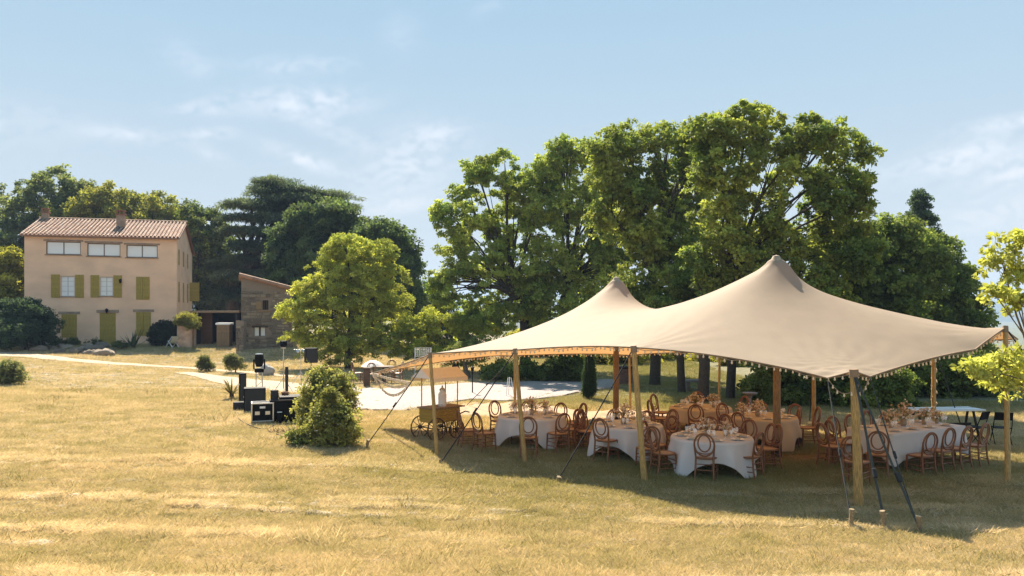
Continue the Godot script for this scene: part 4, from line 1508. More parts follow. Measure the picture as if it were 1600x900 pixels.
func build_tables() -> void:
	var ga := "chairs at the leftmost round table"
	var a := Vector2(0.5, 20.5)
	var ca := round_table(a.x, a.y, 0.86, 2.5, 0.35, "leftmost round table under the tent", "white cloth over the leftmost round table", M.linen, 0.6)
	for q in [[757, 705, "oval-back chair in profile at the left side of the leftmost table"], [732, 700, "oval-back chair furthest left, next to the yellow cart"], [826, 713, "oval-back chair seen from behind at the leftmost table, beside the pole"], [872, 706, "oval-back chair in profile at the right side of the leftmost table"], [893, 700, "oval-back chair just outside the pair right of the leftmost table"]]:
		var p := gxy(q[0], q[1])
		chair(p.x, p.y, a, q[2], ga)
	for q in [[-0.45, "oval-back chair at the far right of the leftmost table, partly behind the profile chair"], [-1.0, "oval-back chair on the far side of the leftmost table, to the right"], [-1.6, "oval-back chair straight across the leftmost table behind its flowers"], [-2.25, "oval-back chair on the far side of the leftmost table, to the left"]]:
		chair(a.x + cos(q[0]) * 1.3, a.y - sin(q[0]) * 1.3, a, q[1], ga)
	flowers("low spray of dried flowers in the middle of the leftmost table", ca + Vector3(0.0, 0.753, 0), 1.1)
	flowers("rust coloured flowers near the pole on the leftmost table", ca + Vector3(0.35, 0.753, -0.1), 0.9)
	flowers("pale flowers at the left end of the leftmost table", ca + Vector3(-0.42, 0.753, -0.25), 0.8)
	setting(ca, 0.86, "the leftmost round table")

	var gb := "chairs at the second round table from the left"
	var b := Vector2(2.75, 18.9)
	var cb := round_table(b.x, b.y, 0.82, 2.45, 0.6, "second round table from the left, below the smaller peak", "white cloth over the second round table from the left", M.linen, 2.2)
	for q in [[947, 722, "oval-back chair seen from behind at the second table, its ring against the white cloth"], [1012, 733, "oval-back chair half hidden by the thick pole of the second table"], [916, 702, "oval-back chair in profile at the left side of the second table, under the rope"]]:
		var p := gxy(q[0], q[1])
		chair(p.x, p.y, b, q[2], gb)
	for q in [[-0.6, "oval-back chair right of the second table facing left"], [-1.1, "oval-back chair beyond the second table, right of two"], [-1.65, "oval-back chair beyond the second table, straight behind its flowers"], [-2.3, "oval-back chair beyond the second table, beside the brown main pole"]]:
		chair(b.x + cos(q[0]) * 1.25, b.y - sin(q[0]) * 1.25, b, q[1], gb)
	flowers("tall dried flowers in the middle of the second table", cb + Vector3(-0.1, 0.753, 0), 1.15, true)
	flowers("small orange posy on the second table near the pole", cb + Vector3(0.3, 0.753, 0.15), 0.75)
	setting(cb, 0.82, "the second round table")

	var gc := "chairs at the front middle round table"
	var c := Vector2(4.3, 17.15)
	var cc := round_table(c.x, c.y, 0.86, 2.55, 0.15, "front middle round table, nearest to the camera", "white cloth with long corners over the front middle round table", M.linen, 4.0)
	for q in [[1037, 741, "oval-back chair seen from behind at the left of the front middle table"], [1103, 748, "oval-back chair seen squarely from behind at the front middle table"], [1170, 748, "oval-back chair turned left at the right front of the front middle table"], [1190, 731, "oval-back chair at the right side of the front middle table, behind the turned one"]]:
		var p := gxy(q[0], q[1])
		chair(p.x, p.y, c, q[2], gc)
	for q in [[-0.75, "oval-back chair across the front middle table, at its far right"], [-1.35, "oval-back chair across the front middle table, behind its glasses"], [-1.95, "oval-back chair across the front middle table, at its far left"], [-2.6, "golden-lit chair at the left far corner of the front middle table"], [-0.15, "oval-back chair at the right of the front middle table, facing left"]]:
		chair(c.x + cos(q[0]) * 1.28, c.y - sin(q[0]) * 1.28, c, q[1], gc)
	flowers("beige flowers in the middle of the front middle table", cc + Vector3(-0.1, 0.753, 0), 0.95)
	flowers("pale posy on the right of the front middle table", cc + Vector3(0.32, 0.753, -0.05), 0.75)
	setting(cc, 0.86, "the front middle round table")

	var gd := "chairs at the beige covered table behind the dark-footed pole"
	var dd := Vector2(6.35, 20.2)
	var cd := round_table(dd.x, dd.y, 0.86, 2.6, 0.5, "round table behind the dark-footed main pole", "beige cloth hanging to the ground behind the dark-footed main pole", M.ecru, 1.2)
	for q in [[1231, 697, "oval-back chair right of the dark-footed pole, seen from behind"], [1262, 696, "chair in profile near the free-standing back pole, a white seat showing"], [1163, 704, "oval-back chair at the left front of the beige covered table"]]:
		var p := gxy(q[0], q[1])
		chair(p.x, p.y, dd, q[2], gd)
	for q in [[-0.7, "chair at the right far corner of the beige covered table"], [-1.3, "chair beyond the beige covered table on the right"], [-2.0, "chair beyond the beige covered table on the left"], [2.45, "chair at the left front of the beige covered table, beside another"]]:
		chair(dd.x + cos(q[0]) * 1.3, dd.y - sin(q[0]) * 1.3, dd, q[1], gd)
	flowers("full white flowers on the beige covered table", cd + Vector3(-0.15, 0.753, 0.1), 1.0)
	flowers("reddish flowers on the left of the beige covered table", cd + Vector3(-0.5, 0.753, 0), 0.85)
	setting(cd, 0.86, "the beige covered table")

	var ge := "chairs at the farthest round table"
	var e := Vector2(5.35, 22.6)
	var ce := round_table(e.x, e.y, 0.86, 2.4, 0.9, "farthest round table, behind the front middle one", "light cloth over the farthest round table", M.ecru, 3.1)
	for k in 6:
		var q := -0.4 - k * 1.0
		chair(e.x + cos(q) * 1.3, e.y - sin(q) * 1.3, e, ["chair at the right of the farthest table", "chair beyond the farthest table on the right", "chair beyond the farthest table on the left", "chair at the left of the farthest table", "chair in front of the farthest table on the left", "chair in front of the farthest table on the right"][k], ge)
	flowers("white flowers spread along the farthest table", ce + Vector3(-0.2, 0.753, 0.2), 1.0)
	flowers("low white flowers at the right of the farthest table", ce + Vector3(0.35, 0.753, 0.1), 0.9)
	setting(ce, 0.86, "the farthest round table")

	# the long table on the right
	var gg := "chairs round the long table on the right"
	var ux := Vector2(0.878, 0.479)
	var uz := Vector2(-0.479, 0.878)
	var g0 := Vector2(8.1, 16.95)
	var mid := g0 + ux * 1.3 + uz * 0.58
	var base := on(mid.x, mid.y)
	var yaw := atan2(ux.y, ux.x)
	var t := thing("long_table", "long table on the right under the tent", "table", base, yaw)
	var g := Geo.new()
	g.box(Vector3(0, 0.725, 0), Vector3(2.56, 0.03, 1.12), Basis.IDENTITY, 0.006)
	part("tabletop", g, M.brown_wood, t)
	for sx in [-1.0, 1.0]:
		for sz in [-1.0, 1.0]:
			g = Geo.new()
			g.box(Vector3(sx * 1.1, 0.34, sz * 0.42), Vector3(0.06, 0.74, 0.06), Basis.IDENTITY, 0.005)
			part("leg", g, M.brown_wood, t)
	g = Geo.new()
	var p := PackedVector3Array()
	var nu := 160
	var nv := 18
	for i in nu + 1:
		var k := float(i % nu) / nu
		var an := TAU * k
		# a rounded rectangle
		var q := Vector2(cos(an), sin(an))
		var m := maxf(absf(q.x) / 1.3, absf(q.y) / 0.58)
		q = q / m
		var drop := 0.5 + 0.22 * pow(absf(q.x / 1.3) * absf(q.y / 0.58), 3.0) + 0.03 * sin(an * 5.0)
		var nrm := Vector2(pow(absf(q.x / 1.3), 6.0) * signf(q.x), pow(absf(q.y / 0.58), 6.0) * signf(q.y)).normalized()
		for j in nv + 1:
			if j < 5:
				p.append(Vector3(q.x * j / 5.0, 0.753, -q.y * j / 5.0))
				continue
			var u := float(j - 5) / (nv - 5)
			var y := drop * u
			var out := 0.01 + (0.5 + 0.5 * sin(k * 160.0)) * 0.035 * smoothstep(0.05, 0.5, y) + (0.5 + 0.5 * sin(k * 71.0 + 1.0)) * 0.03 * smoothstep(0.05, 0.5, y) + 0.12 * pow(absf(q.x / 1.3) * absf(q.y / 0.58), 4.0) * smoothstep(0.1, 0.7, y)
			p.append(Vector3(q.x + nrm.x * out, 0.753 - y, -(q.y + nrm.y * out)))
	g.sheet(p, nu, nv)
	var cl := part("tablecloth", g, M.linen)
	cl.position = base
	cl.rotation.y = yaw
	tag(cl, "white cloth over the long table on the right", "tablecloth", "cloths over the dinner tables")
	for k in 4:
		var q := g0 + ux * (0.42 + k * 0.62) - uz * 0.36
		chair(q.x, q.y, q + uz, ["first of four chairs along the near side of the long table, counted from the left", "second of four chairs along the near side of the long table, counted from the left", "third of four chairs along the near side of the long table, counted from the left", "last chair of the near side, at the right end of the long table"][k], gg, -0.12 + 0.07 * k)
	for q in [[1371, 744, 0.35, "chair seen from behind at the left end of the long table, straps crossing its ring"], [1337, 757, 0.0, "chair half hidden by the thick corner pole"], [1299, 729, 0.0, "leftmost chair of the long table, turned to the right"], [1312, 724, 0.1, "chair tucked behind the leftmost one at the long table"]]:
		var w := gxy(q[0], q[1])
		chair(w.x, w.y, mid, q[3], gg, q[2])
	for k in 4:
		var q := g0 + ux * (0.35 + k * 0.62) + uz * (1.16 + 0.42)
		chair(q.x, q.y, q - uz, ["first chair on the far side of the long table, beside the straps", "second chair on the far side of the long table, behind the tall vase", "third chair on the far side of the long table", "last chair on the far side of the long table, near the picnic table"][k], gg, 0.05 * (k - 1.5))
	var tall := base + Vector3(-0.05, 0.756, -0.05)
	flowers("tall beige arrangement in the middle of the long table", tall, 1.2, true)
	flowers("pinkish flowers left of the tall arrangement on the long table", base + Vector3(-0.45, 0.756, 0.2), 1.0)
	flowers("white posy at the right of the long table", base + Vector3(0.55, 0.756, -0.3), 0.95)
	flowers("small posy at the far right of the long table", base + Vector3(0.95, 0.756, -0.5), 0.75)
	for k in 4:
		for s in [-1.0, 1.0]:
			var q: Vector2 = mid + ux * (-0.9 + k * 0.6) + uz * (s * 0.36)
			var w := on(q.x, q.y)
			w.y = base.y + 0.756
			plate(w, "white plate, %s from the left on the %s side of the long table" % [["first", "second", "third", "fourth"][k], "near" if s < 0 else "far"])
			for h in 2:
				var q2: Vector2 = mid + ux * (-0.78 + k * 0.6 + h * 0.1) + uz * (s * 0.2)
				wine_glass(Vector3(q2.x, base.y + 0.756, -q2.y), "%s glass of the %s setting on the %s side of the long table" % [["left", "right"][h], ["first", "second", "third", "fourth"][k], "near" if s < 0 else "far"])

	# the trestle table on the far right with two black folding chairs
	var pt := thing("trestle_table", "long narrow trestle table with a pale top behind the right-hand table", "table", on(11.6, 21.4), 0.12)
	for k in 4:
		g = Geo.new()
		g.box(Vector3(0, 0.86, -0.27 + k * 0.18), Vector3(1.95, 0.035, 0.17), Basis.IDENTITY, 0.006)
		part("plank", g, M.china if k % 2 else M.white, pt)
	for s in [-1.0, 1.0]:
		for z in [-1.0, 1.0]:
			g = Geo.new()
			g.bar(Vector3(s * 0.78, 0.84, z * 0.1), Vector3(s * 0.82, -0.02, z * 0.33), 0.05, 0.05, 0.005)
			part("leg", g, M.dark_wood, pt)
	g = Geo.new()
	g.bar(Vector3(-0.8, 0.45, 0), Vector3(0.8, 0.45, 0), 0.04, 0.08, 0.005)
	part("stretcher", g, M.dark_wood, pt)
	for q in [[11.9, 20.4, 0.6, "black folding chair in front of the trestle table, left of two"], [12.6, 20.5, -0.3, "black folding chair at the right end of the trestle table"]]:
		var fc := thing("folding_chair", q[3], "folding chair", on(q[0], q[1]), q[2], "black folding chairs by the trestle table")
		for s in [-1.0, 1.0]:
			g = Geo.new()
			g.tube([Vector3(s * 0.21, -0.01, -0.22), Vector3(s * 0.21, 0.45, 0.1), Vector3(s * 0.2, 0.86, 0.24)], [0.012], 6)
			part("leg", g, M.black, fc)
			g = Geo.new()
			g.tube([Vector3(s * 0.19, -0.01, 0.24), Vector3(s * 0.19, 0.45, -0.16)], [0.012], 6)
			part("leg", g, M.black, fc)
		g = Geo.new()
		g.box(Vector3(0, 0.45, -0.02), Vector3(0.4, 0.025, 0.38), Basis.IDENTITY, 0.01)
		part("seat", g, M.black, fc)
		g = Geo.new()
		g.box(Vector3(0, 0.76, 0.2), Vector3(0.42, 0.22, 0.02), Basis(Vector3.RIGHT, 0.3), 0.008)
		part("backrest", g, M.black, fc)


# ---------------------------------------------------------------- sound and light equipment
func loudspeaker(called: String, label: String, where: Vector3, turn: float, size: Vector3, group := "") -> Node3D:
	var t := thing(called, label, "loudspeaker", where, turn, group)
	var g := Geo.new()
	g.box(Vector3(0, size.y / 2, 0), size, Basis.IDENTITY, 0.015)
	part("cabinet", g, M.black, t)
	g = Geo.new()
	g.box(Vector3(0, size.y / 2, size.z / 2 + 0.008), Vector3(size.x * 0.9, size.y * 0.92, 0.016), Basis.IDENTITY, 0.006)
	part("grille", g, M.grille, t)
	for s in [-1.0, 1.0]:
		g = Geo.new()
		g.box(Vector3(s * (size.x / 2 + 0.004), size.y * 0.6, 0), Vector3(0.012, 0.05, minf(0.16, size.z * 0.6)), Basis.IDENTITY, 0.004)
		part("handle", g, M.alu, t)
	return t


func tripod(t: Node3D, h: float, r: float, m: Material) -> void:
	var g := Geo.new()
	g.tube([Vector3(0, 0.12, 0), Vector3(0, h, 0)], [r, r * 0.85], 8)
	part("pole", g, m, t)
	for k in 3:
		g = Geo.new()
		var a := TAU * k / 3 + 0.5
		g.tube([Vector3(0, 0.55, 0), Vector3(cos(a) * 0.42, 0.0, sin(a) * 0.42)], [0.012], 6)
		part("leg", g, m, t)


func build_equipment() -> void:
	var yaw := 0.32
	# the big cabinet with a moving head lamp on a stand behind it
	loudspeaker("loudspeaker", "large black loudspeaker cabinet behind the flight case", gp(398, 642), yaw, Vector3(0.66, 0.74, 0.6))
	loudspeaker("column_speaker", "tall narrow black loudspeaker at the far left of the equipment", gp(379, 627), yaw + 0.2, Vector3(0.22, 0.98, 0.26))
	loudspeaker("monitor_speaker", "low black box at the lower left of the equipment", gp(373, 640), yaw, Vector3(0.34, 0.24, 0.3))
	var where := gp(405, 634)
	var t := thing("moving_head_lamp", "black moving head lamp on a short truss post above the big loudspeaker", "stage lamp", where, yaw)
	var g := Geo.new()
	for sx in [-1.0, 1.0]:
		for sz in [-1.0, 1.0]:
			g.tube([Vector3(sx * 0.1, 0, sz * 0.1), Vector3(sx * 0.1, 1.1, sz * 0.1)], [0.02], 6)
	for k in 6:
		var y := 0.1 + k * 0.18
		var s := 1.0 if k % 2 else -1.0
		g.tube([Vector3(-0.1 * s, y, 0.1), Vector3(0.1 * s, y + 0.18, 0.1)], [0.01], 5)
		g.tube([Vector3(0.1, y, -0.1 * s), Vector3(0.1, y + 0.18, 0.1 * s)], [0.01], 5)
		g.tube([Vector3(-0.1, y, 0.1 * s), Vector3(-0.1, y + 0.18, -0.1 * s)], [0.01], 5)
	part("truss_post", g, M.alu, t)
	g = Geo.new()
	g.box(Vector3(0, 1.17, 0), Vector3(0.3, 0.13, 0.3), Basis.IDENTITY, 0.02)
	part("base", g, M.black, t)
	for s in [-1.0, 1.0]:
		g = Geo.new()
		g.box(Vector3(s * 0.17, 1.38, 0), Vector3(0.05, 0.34, 0.13), Basis.IDENTITY, 0.015)
		part("yoke_arm", g, M.black, t)
	g = Geo.new()
	g.lathe([Vector2(0.0, -0.2), Vector2(0.1, -0.2), Vector2(0.14, -0.08), Vector2(0.145, 0.1), Vector2(0.13, 0.22), Vector2(0.0, 0.22)], 16, Vector3(0, 1.5, 0), Basis(Vector3.RIGHT, 0.12))
	part("lamp_head", g, M.black, t)
	g = Geo.new()
	g.lathe([Vector2(0.0, 0.223), Vector2(0.1, 0.223), Vector2(0.1, 0.235), Vector2(0.0, 0.24)], 14, Vector3(0, 1.5, 0), Basis(Vector3.RIGHT, 0.12))
	part("lens", g, M.pane, t)
	# flight case
	var c := thing("flight_case", "black flight case with silver edges and two silver latches", "flight case", gp(410, 661), yaw)
	g = Geo.new()
	g.box(Vector3(0, 0.32, 0), Vector3(0.58, 0.5, 0.5))
	part("shell", g, M.black, c)
	for sx in [-1.0, 1.0]:
		for sz in [-1.0, 1.0]:
			g = Geo.new()
			g.box(Vector3(sx * 0.29, 0.32, sz * 0.25), Vector3(0.035, 0.535, 0.035), Basis.IDENTITY, 0.006)
			part("edge", g, M.alu, c)
	for sy in [0.07, 0.57]:
		for s in [-1.0, 1.0]:
			g = Geo.new()
			g.box(Vector3(0, sy, s * 0.25), Vector3(0.545, 0.034, 0.034), Basis.IDENTITY, 0.006)
			part("edge", g, M.alu, c)
			g = Geo.new()
			g.box(Vector3(s * 0.29, sy, 0), Vector3(0.034, 0.034, 0.465), Basis.IDENTITY, 0.006)
			part("edge", g, M.alu, c)
	for s in [-1.0, 1.0]:
		g = Geo.new()
		g.box(Vector3(s * 0.14, 0.3, 0.256), Vector3(0.13, 0.1, 0.014), Basis.IDENTITY, 0.004)
		part("latch", g, M.alu, c)
		g = Geo.new()
		g.lathe([Vector2(0.0, -0.035), Vector2(0.04, -0.03), Vector2(0.04, 0.03), Vector2(0.0, 0.035)], 10, Vector3(s * 0.22, 0.035, 0.18), Basis(Vector3.FORWARD, PI / 2))
		part("castor", g, M.black, c)
	g = Geo.new()
	g.box(Vector3(0, 0.46, 0.256), Vector3(0.15, 0.06, 0.012), Basis.IDENTITY, 0.004)
	part("name_plate", g, M.white, c)
	# table with the mixing desk
	var b := gp(447, 659)
	var tb := thing("mixing_table", "black draped table beside the flight case", "table", b, yaw)
	g = Geo.new()
	g.box(Vector3(0, 0.31, 0), Vector3(0.86, 0.62, 0.5), Basis.IDENTITY, 0.02)
	part("drape", g, M.black, tb)
	g = Geo.new()
	g.box(Vector3(0, 0.645, 0), Vector3(0.92, 0.04, 0.56), Basis.IDENTITY, 0.008)
	part("tabletop", g, M.dark_wood, tb)
	var bt := Basis(Vector3.UP, yaw)
	var mx := thing("mixing_desk", "black mixing desk with a raised back on the draped table", "mixing desk", b + bt * Vector3(0.1, 0.666, 0), yaw)
	g = Geo.new()
	g.box(Vector3(0, 0.05, 0), Vector3(0.6, 0.08, 0.36), Basis(Vector3.RIGHT, 0.12), 0.012)
	part("body", g, M.black, mx)
	for k in 8:
		g = Geo.new()
		g.box(Vector3(-0.24 + k * 0.068, 0.096, 0.02), Vector3(0.018, 0.014, 0.03), Basis.IDENTITY, 0.003)
		part("fader", g, M.alu, mx)
	loudspeaker("control_speaker", "small black box standing upright at the left end of the draped table", b + bt * Vector3(-0.32, 0.666, -0.05), yaw, Vector3(0.22, 0.26, 0.22))
	var pot := thing("flower_pot", "small terracotta pot on the draped table", "pot", b + bt * Vector3(-0.02, 0.666, -0.2))
	g = Geo.new()
	g.lathe([Vector2(0.0, 0.0), Vector2(0.07, 0.0), Vector2(0.1, 0.15), Vector2(0.115, 0.15), Vector2(0.115, 0.18), Vector2(0.09, 0.18), Vector2(0.085, 0.13), Vector2(0.0, 0.13)], 14)
	part("pot_body", g, M.terracotta, pot)
	g = Geo.new()
	g.lathe([Vector2(0.0, 0.15), Vector2(0.086, 0.145)], 12)
	part("soil", g, M.dark, pot)
	# small things lying round the equipment
	var lamp := thing("uplight", "small white-topped spotlight on the grass before the draped table", "spotlight", gp(437, 661), 0.4)
	g = Geo.new()
	g.lathe([Vector2(0.0, 0.0), Vector2(0.08, 0.0), Vector2(0.07, 0.16), Vector2(0.085, 0.3), Vector2(0.0, 0.3)], 12)
	part("can", g, M.black, lamp)
	g = Geo.new()
	g.lathe([Vector2(0.0, 0.303), Vector2(0.07, 0.303), Vector2(0.07, 0.32), Vector2(0.0, 0.325)], 12)
	part("lens", g, M.white, lamp)
	# loudspeaker columns on stands
	var st := thing("speaker_stand", "thin black stand with a lamp head, standing in front of the barn", "stand", gp(443, 612), 0.2)
	tripod(st, 1.75, 0.022, M.alu)
	g = Geo.new()
	g.box(Vector3(0, 1.88, 0), Vector3(0.26, 0.24, 0.24), Basis(Vector3.RIGHT, -0.2), 0.04)
	part("lamp_head", g, M.black, st)
	g = Geo.new()
	g.box(Vector3(0, 1.72, 0), Vector3(0.18, 0.05, 0.05), Basis.IDENTITY, 0.01)
	part("bracket", g, M.alu, st)
	loudspeaker("column_speaker", "slim black loudspeaker standing beside the thin lamp stand", gp(448, 613), 0.3, Vector3(0.12, 1.0, 0.14))
	var tb2 := thing("light_bar_stand", "tripod stand with a cross bar and two small silver lamps", "stand", gp(470, 600), 0.15)
	tripod(tb2, 1.5, 0.014, M.alu)
	g = Geo.new()
	g.tube([Vector3(-0.32, 1.5, 0), Vector3(0.4, 1.5, 0)], [0.014], 6)
	part("cross_bar", g, M.alu, tb2)
	for s in [-0.12, 0.14]:
		g = Geo.new()
		g.lathe([Vector2(0.0, -0.07), Vector2(0.05, -0.07), Vector2(0.065, 0.07), Vector2(0.0, 0.07)], 12, Vector3(s, 1.42, 0.02), Basis(Vector3.RIGHT, 1.2))
		part("lamp", g, M.alu, tb2)
	var ps := thing("loudspeaker_on_stand", "black loudspeaker on a tripod stand in front of the bright green tree", "loudspeaker", gp(486, 604), 0.45)
	tripod(ps, 1.05, 0.02, M.black)
	g = Geo.new()
	g.box(Vector3(0, 1.32, 0), Vector3(0.5, 0.62, 0.42), Basis.IDENTITY, 0.02)
	part("cabinet", g, M.black, ps)
	g = Geo.new()
	g.box(Vector3(0, 1.32, 0.218), Vector3(0.45, 0.57, 0.015), Basis.IDENTITY, 0.005)
	part("grille", g, M.grille, ps)
	var wr := part("boulder", pale_rock(0.32), M.stone)
	wr.position = gp(416, 586)
	tag(wr, "pale rounded boulder behind the moving head lamp", "boulder")
	for q in [[[[430, 664], [415, 672], [392, 668], [372, 655], [366, 643]], "black cable lying on the grass before the flight case"], [[[446, 664], [455, 676], [446, 684], [432, 680]], "black cable curling on the grass before the draped table"]]:
		var pts := []
		for k in q[0]:
			pts.append(gp(k[0], k[1]) + Vector3(0, 0.025, 0))
		var o: Vector3 = pts[0]
		for k in pts.size():
			pts[k] -= o
		var cv := Curve3D.new()
		for k in pts.size():
			var tan_k: Vector3 = (pts[mini(k + 1, pts.size() - 1)] - pts[maxi(k - 1, 0)]) * 0.2
			cv.add_point(pts[k], -tan_k, tan_k)
		g = Geo.new()
		g.tube(Array(cv.tessellate(4)), [0.012], 6)
		var cable := part("cable", g, M.black)
		cable.position = o
		tag(cable, q[1], "cable", "cables of the sound equipment")
	# brushwood beside the bush
	var bw := thing("dry_twigs", "little heap of dry brown twigs on the grass before the black table", "twigs", gp(437, 676))
	g = Geo.new()
	for k in 24:
		var a := rng.randf() * TAU
		var o := Vector3(rng.randf_range(-0.25, 0.25), 0.01, rng.randf_range(-0.12, 0.12))
		g.tube([o, o + Vector3(cos(a) * 0.14, rng.randf_range(0.02, 0.16), sin(a) * 0.14)], [0.008, 0.004], 4)
	part("twigs", g, M.brown_wood, bw)


func pale_rock(r: float) -> Geo:
	var g := Geo.new()
	g.tint = Color(0.6, 0.55, 0.48)
	g.blob(Vector3(0, r * 0.6, 0), Vector3(r * 1.2, r, r), n_mid, 0.3, 4.0, 16, 10)
	return g


# ---------------------------------------------------------------- the cart
func wheel(t: Node3D, c: Vector3, r: float, turn: float) -> void:
	var b := Basis(Vector3.UP, turn)
	var g := Geo.new()
	var rim := []
	for k in 28:
		var a := TAU * k / 28
		rim.append(c + b * Vector3(cos(a) * r, sin(a) * r, 0))
	g.tube(rim, [0.018], 6, true)
	var w := part("wheel", g, M.cart_wheel, t)
	g = Geo.new()
	for k in 10:
		var a := TAU * k / 10
		g.tube([c, c + b * Vector3(cos(a) * r, sin(a) * r, 0)], [0.013, 0.009], 5)
	part("spokes", g, M.cart_wheel, w)
	g = Geo.new()
	g.lathe([Vector2(0.0, -0.05), Vector2(0.04, -0.05), Vector2(0.05, 0.0), Vector2(0.04, 0.05), Vector2(0.0, 0.05)], 10, c, b * Basis(Vector3.RIGHT, PI / 2))
	part("hub", g, M.cart_wheel, w)


func build_cart() -> void:
	var yaw := 0.75
	var t := thing("market_cart", "yellow wooden drinks cart with spoked wheels and a cloth canopy", "cart", gp(687, 684), yaw)
	for k in 4:
		for s in [-1.0, 1.0]:
			var g0 := Geo.new()
			g0.box(Vector3(0, 0.5 + k * 0.085, s * 0.28), Vector3(0.92, 0.08, 0.025), Basis.IDENTITY, 0.005)
			part("side_board", g0, M.cart, t)
			g0 = Geo.new()
			g0.box(Vector3(s * 0.452, 0.5 + k * 0.085, 0), Vector3(0.025, 0.08, 0.53), Basis.IDENTITY, 0.005)
			part("end_board", g0, M.cart, t)
	var g := Geo.new()
	g.box(Vector3(0.05, 0.82, 0), Vector3(1.12, 0.03, 0.66), Basis.IDENTITY, 0.006)
	part("counter", g, M.tan_wood, t)
	g = Geo.new()
	g.box(Vector3(0.0, 0.45, 0), Vector3(0.9, 0.02, 0.53))
	part("floor_board", g, M.cart, t)
	for s in [-1.0, 1.0]:
		wheel(t, Vector3(-0.38, 0.29, s * 0.36), 0.29, 0.0)
		wheel(t, Vector3(0.3, 0.24, s * 0.36), 0.24, 0.0)
	for x in [-0.38, 0.3]:
		g = Geo.new()
		g.tube([Vector3(x, 0.29 if x < 0 else 0.24, -0.36), Vector3(x, 0.29 if x < 0 else 0.24, 0.36)], [0.016], 6)
		part("axle", g, M.cart_wheel, t)
	for s in [-1.0, 1.0]:
		g = Geo.new()
		g.tube([Vector3(0.5, 0.6, s * 0.2), Vector3(0.72, 0.66, s * 0.2), Vector3(0.86, 0.62, s * 0.2)], [0.018], 6)
		part("shaft", g, M.cart_wheel, t)
		for x in [-0.4, 0.4]:
			g = Geo.new()
			g.tube([Vector3(x, 0.8, s * 0.26), Vector3(x, 1.62, s * 0.26)], [0.016], 7)
			part("canopy_post", g, M.pole, t)
	# spindles under the counter on the near side
	for k in 9:
		g = Geo.new()
		g.lathe([Vector2(0.012, 0.12), Vector2(0.02, 0.2), Vector2(0.012, 0.3), Vector2(0.02, 0.4), Vector2(0.012, 0.46)], 7, Vector3(-0.1 + k * 0.07, 0, 0.26))
		part("spindle", g, M.brown_wood, t)
	# gabled canopy with a scalloped valance
	g = Geo.new()
	for s in [-1.0, 1.0]:
		var p := PackedVector3Array()
		for i in 17:
			for j in 7:
				var v := j / 6.0
				var x := -0.62 + 1.24 * i / 16.0
				p.append(Vector3(x, 1.86 - v * 0.24 - 0.03 * sin(v * PI), s * v * 0.42))
			# the valance hangs from the eave
		if s < 0:
			g.sheet(flip(p, 7), 16, 6)
		else:
			g.sheet(p, 16, 6)
	var roof := part("canopy", g, M.canvas, t)
	g = Geo.new()
	for s in [-1.0, 1.0]:
		for k in 12:
			var x := -0.62 + 1.24 * k / 12.0
			var w := 1.24 / 12.0
			g.quad(Vector3(x, 1.615, s * 0.422), Vector3(x, 1.54, s * 0.43), Vector3(x + w, 1.54, s * 0.43), Vector3(x + w, 1.615, s * 0.422))
			g.tri(Vector3(x, 1.54, s * 0.43), Vector3(x + w * 0.5, 1.505, s * 0.43), Vector3(x + w, 1.54, s * 0.43))
		g.tri(Vector3(s * 0.618, 1.615, -0.42), Vector3(s * 0.618, 1.855, 0), Vector3(s * 0.618, 1.615, 0.42))
	part("valance", g, M.canvas, roof)
	var disp := thing("drink_dispenser", "glass drinks dispenser with a pointed lid on the yellow cart", "dispenser", t.position + Basis(Vector3.UP, yaw) * Vector3(0.05, 0.837, 0.05))
	g = Geo.new()
	g.lathe([Vector2(0.0, 0.0), Vector2(0.1, 0.0), Vector2(0.11, 0.05), Vector2(0.11, 0.32), Vector2(0.07, 0.38), Vector2(0.07, 0.42), Vector2(0.0, 0.42)], 14)
	part("jar", g, M.china, disp)
	g = Geo.new()
	g.lathe([Vector2(0.08, 0.422), Vector2(0.08, 0.45), Vector2(0.02, 0.5), Vector2(0.025, 0.54), Vector2(0.0, 0.56)], 12)
	part("lid", g, M.alu, disp)
	g = Geo.new()
	g.tube([Vector3(0, 0.06, 0.1), Vector3(0, 0.06, 0.17), Vector3(0, 0.03, 0.175)], [0.012], 6)
	part("tap", g, M.alu, disp)


func flip(p: PackedVector3Array, w: int) -> PackedVector3Array:
	var q := PackedVector3Array()
	for i in p.size() / w:
		for j in w:
			q.append(p[(p.size() / w - 1 - i) * w + j])
	return q


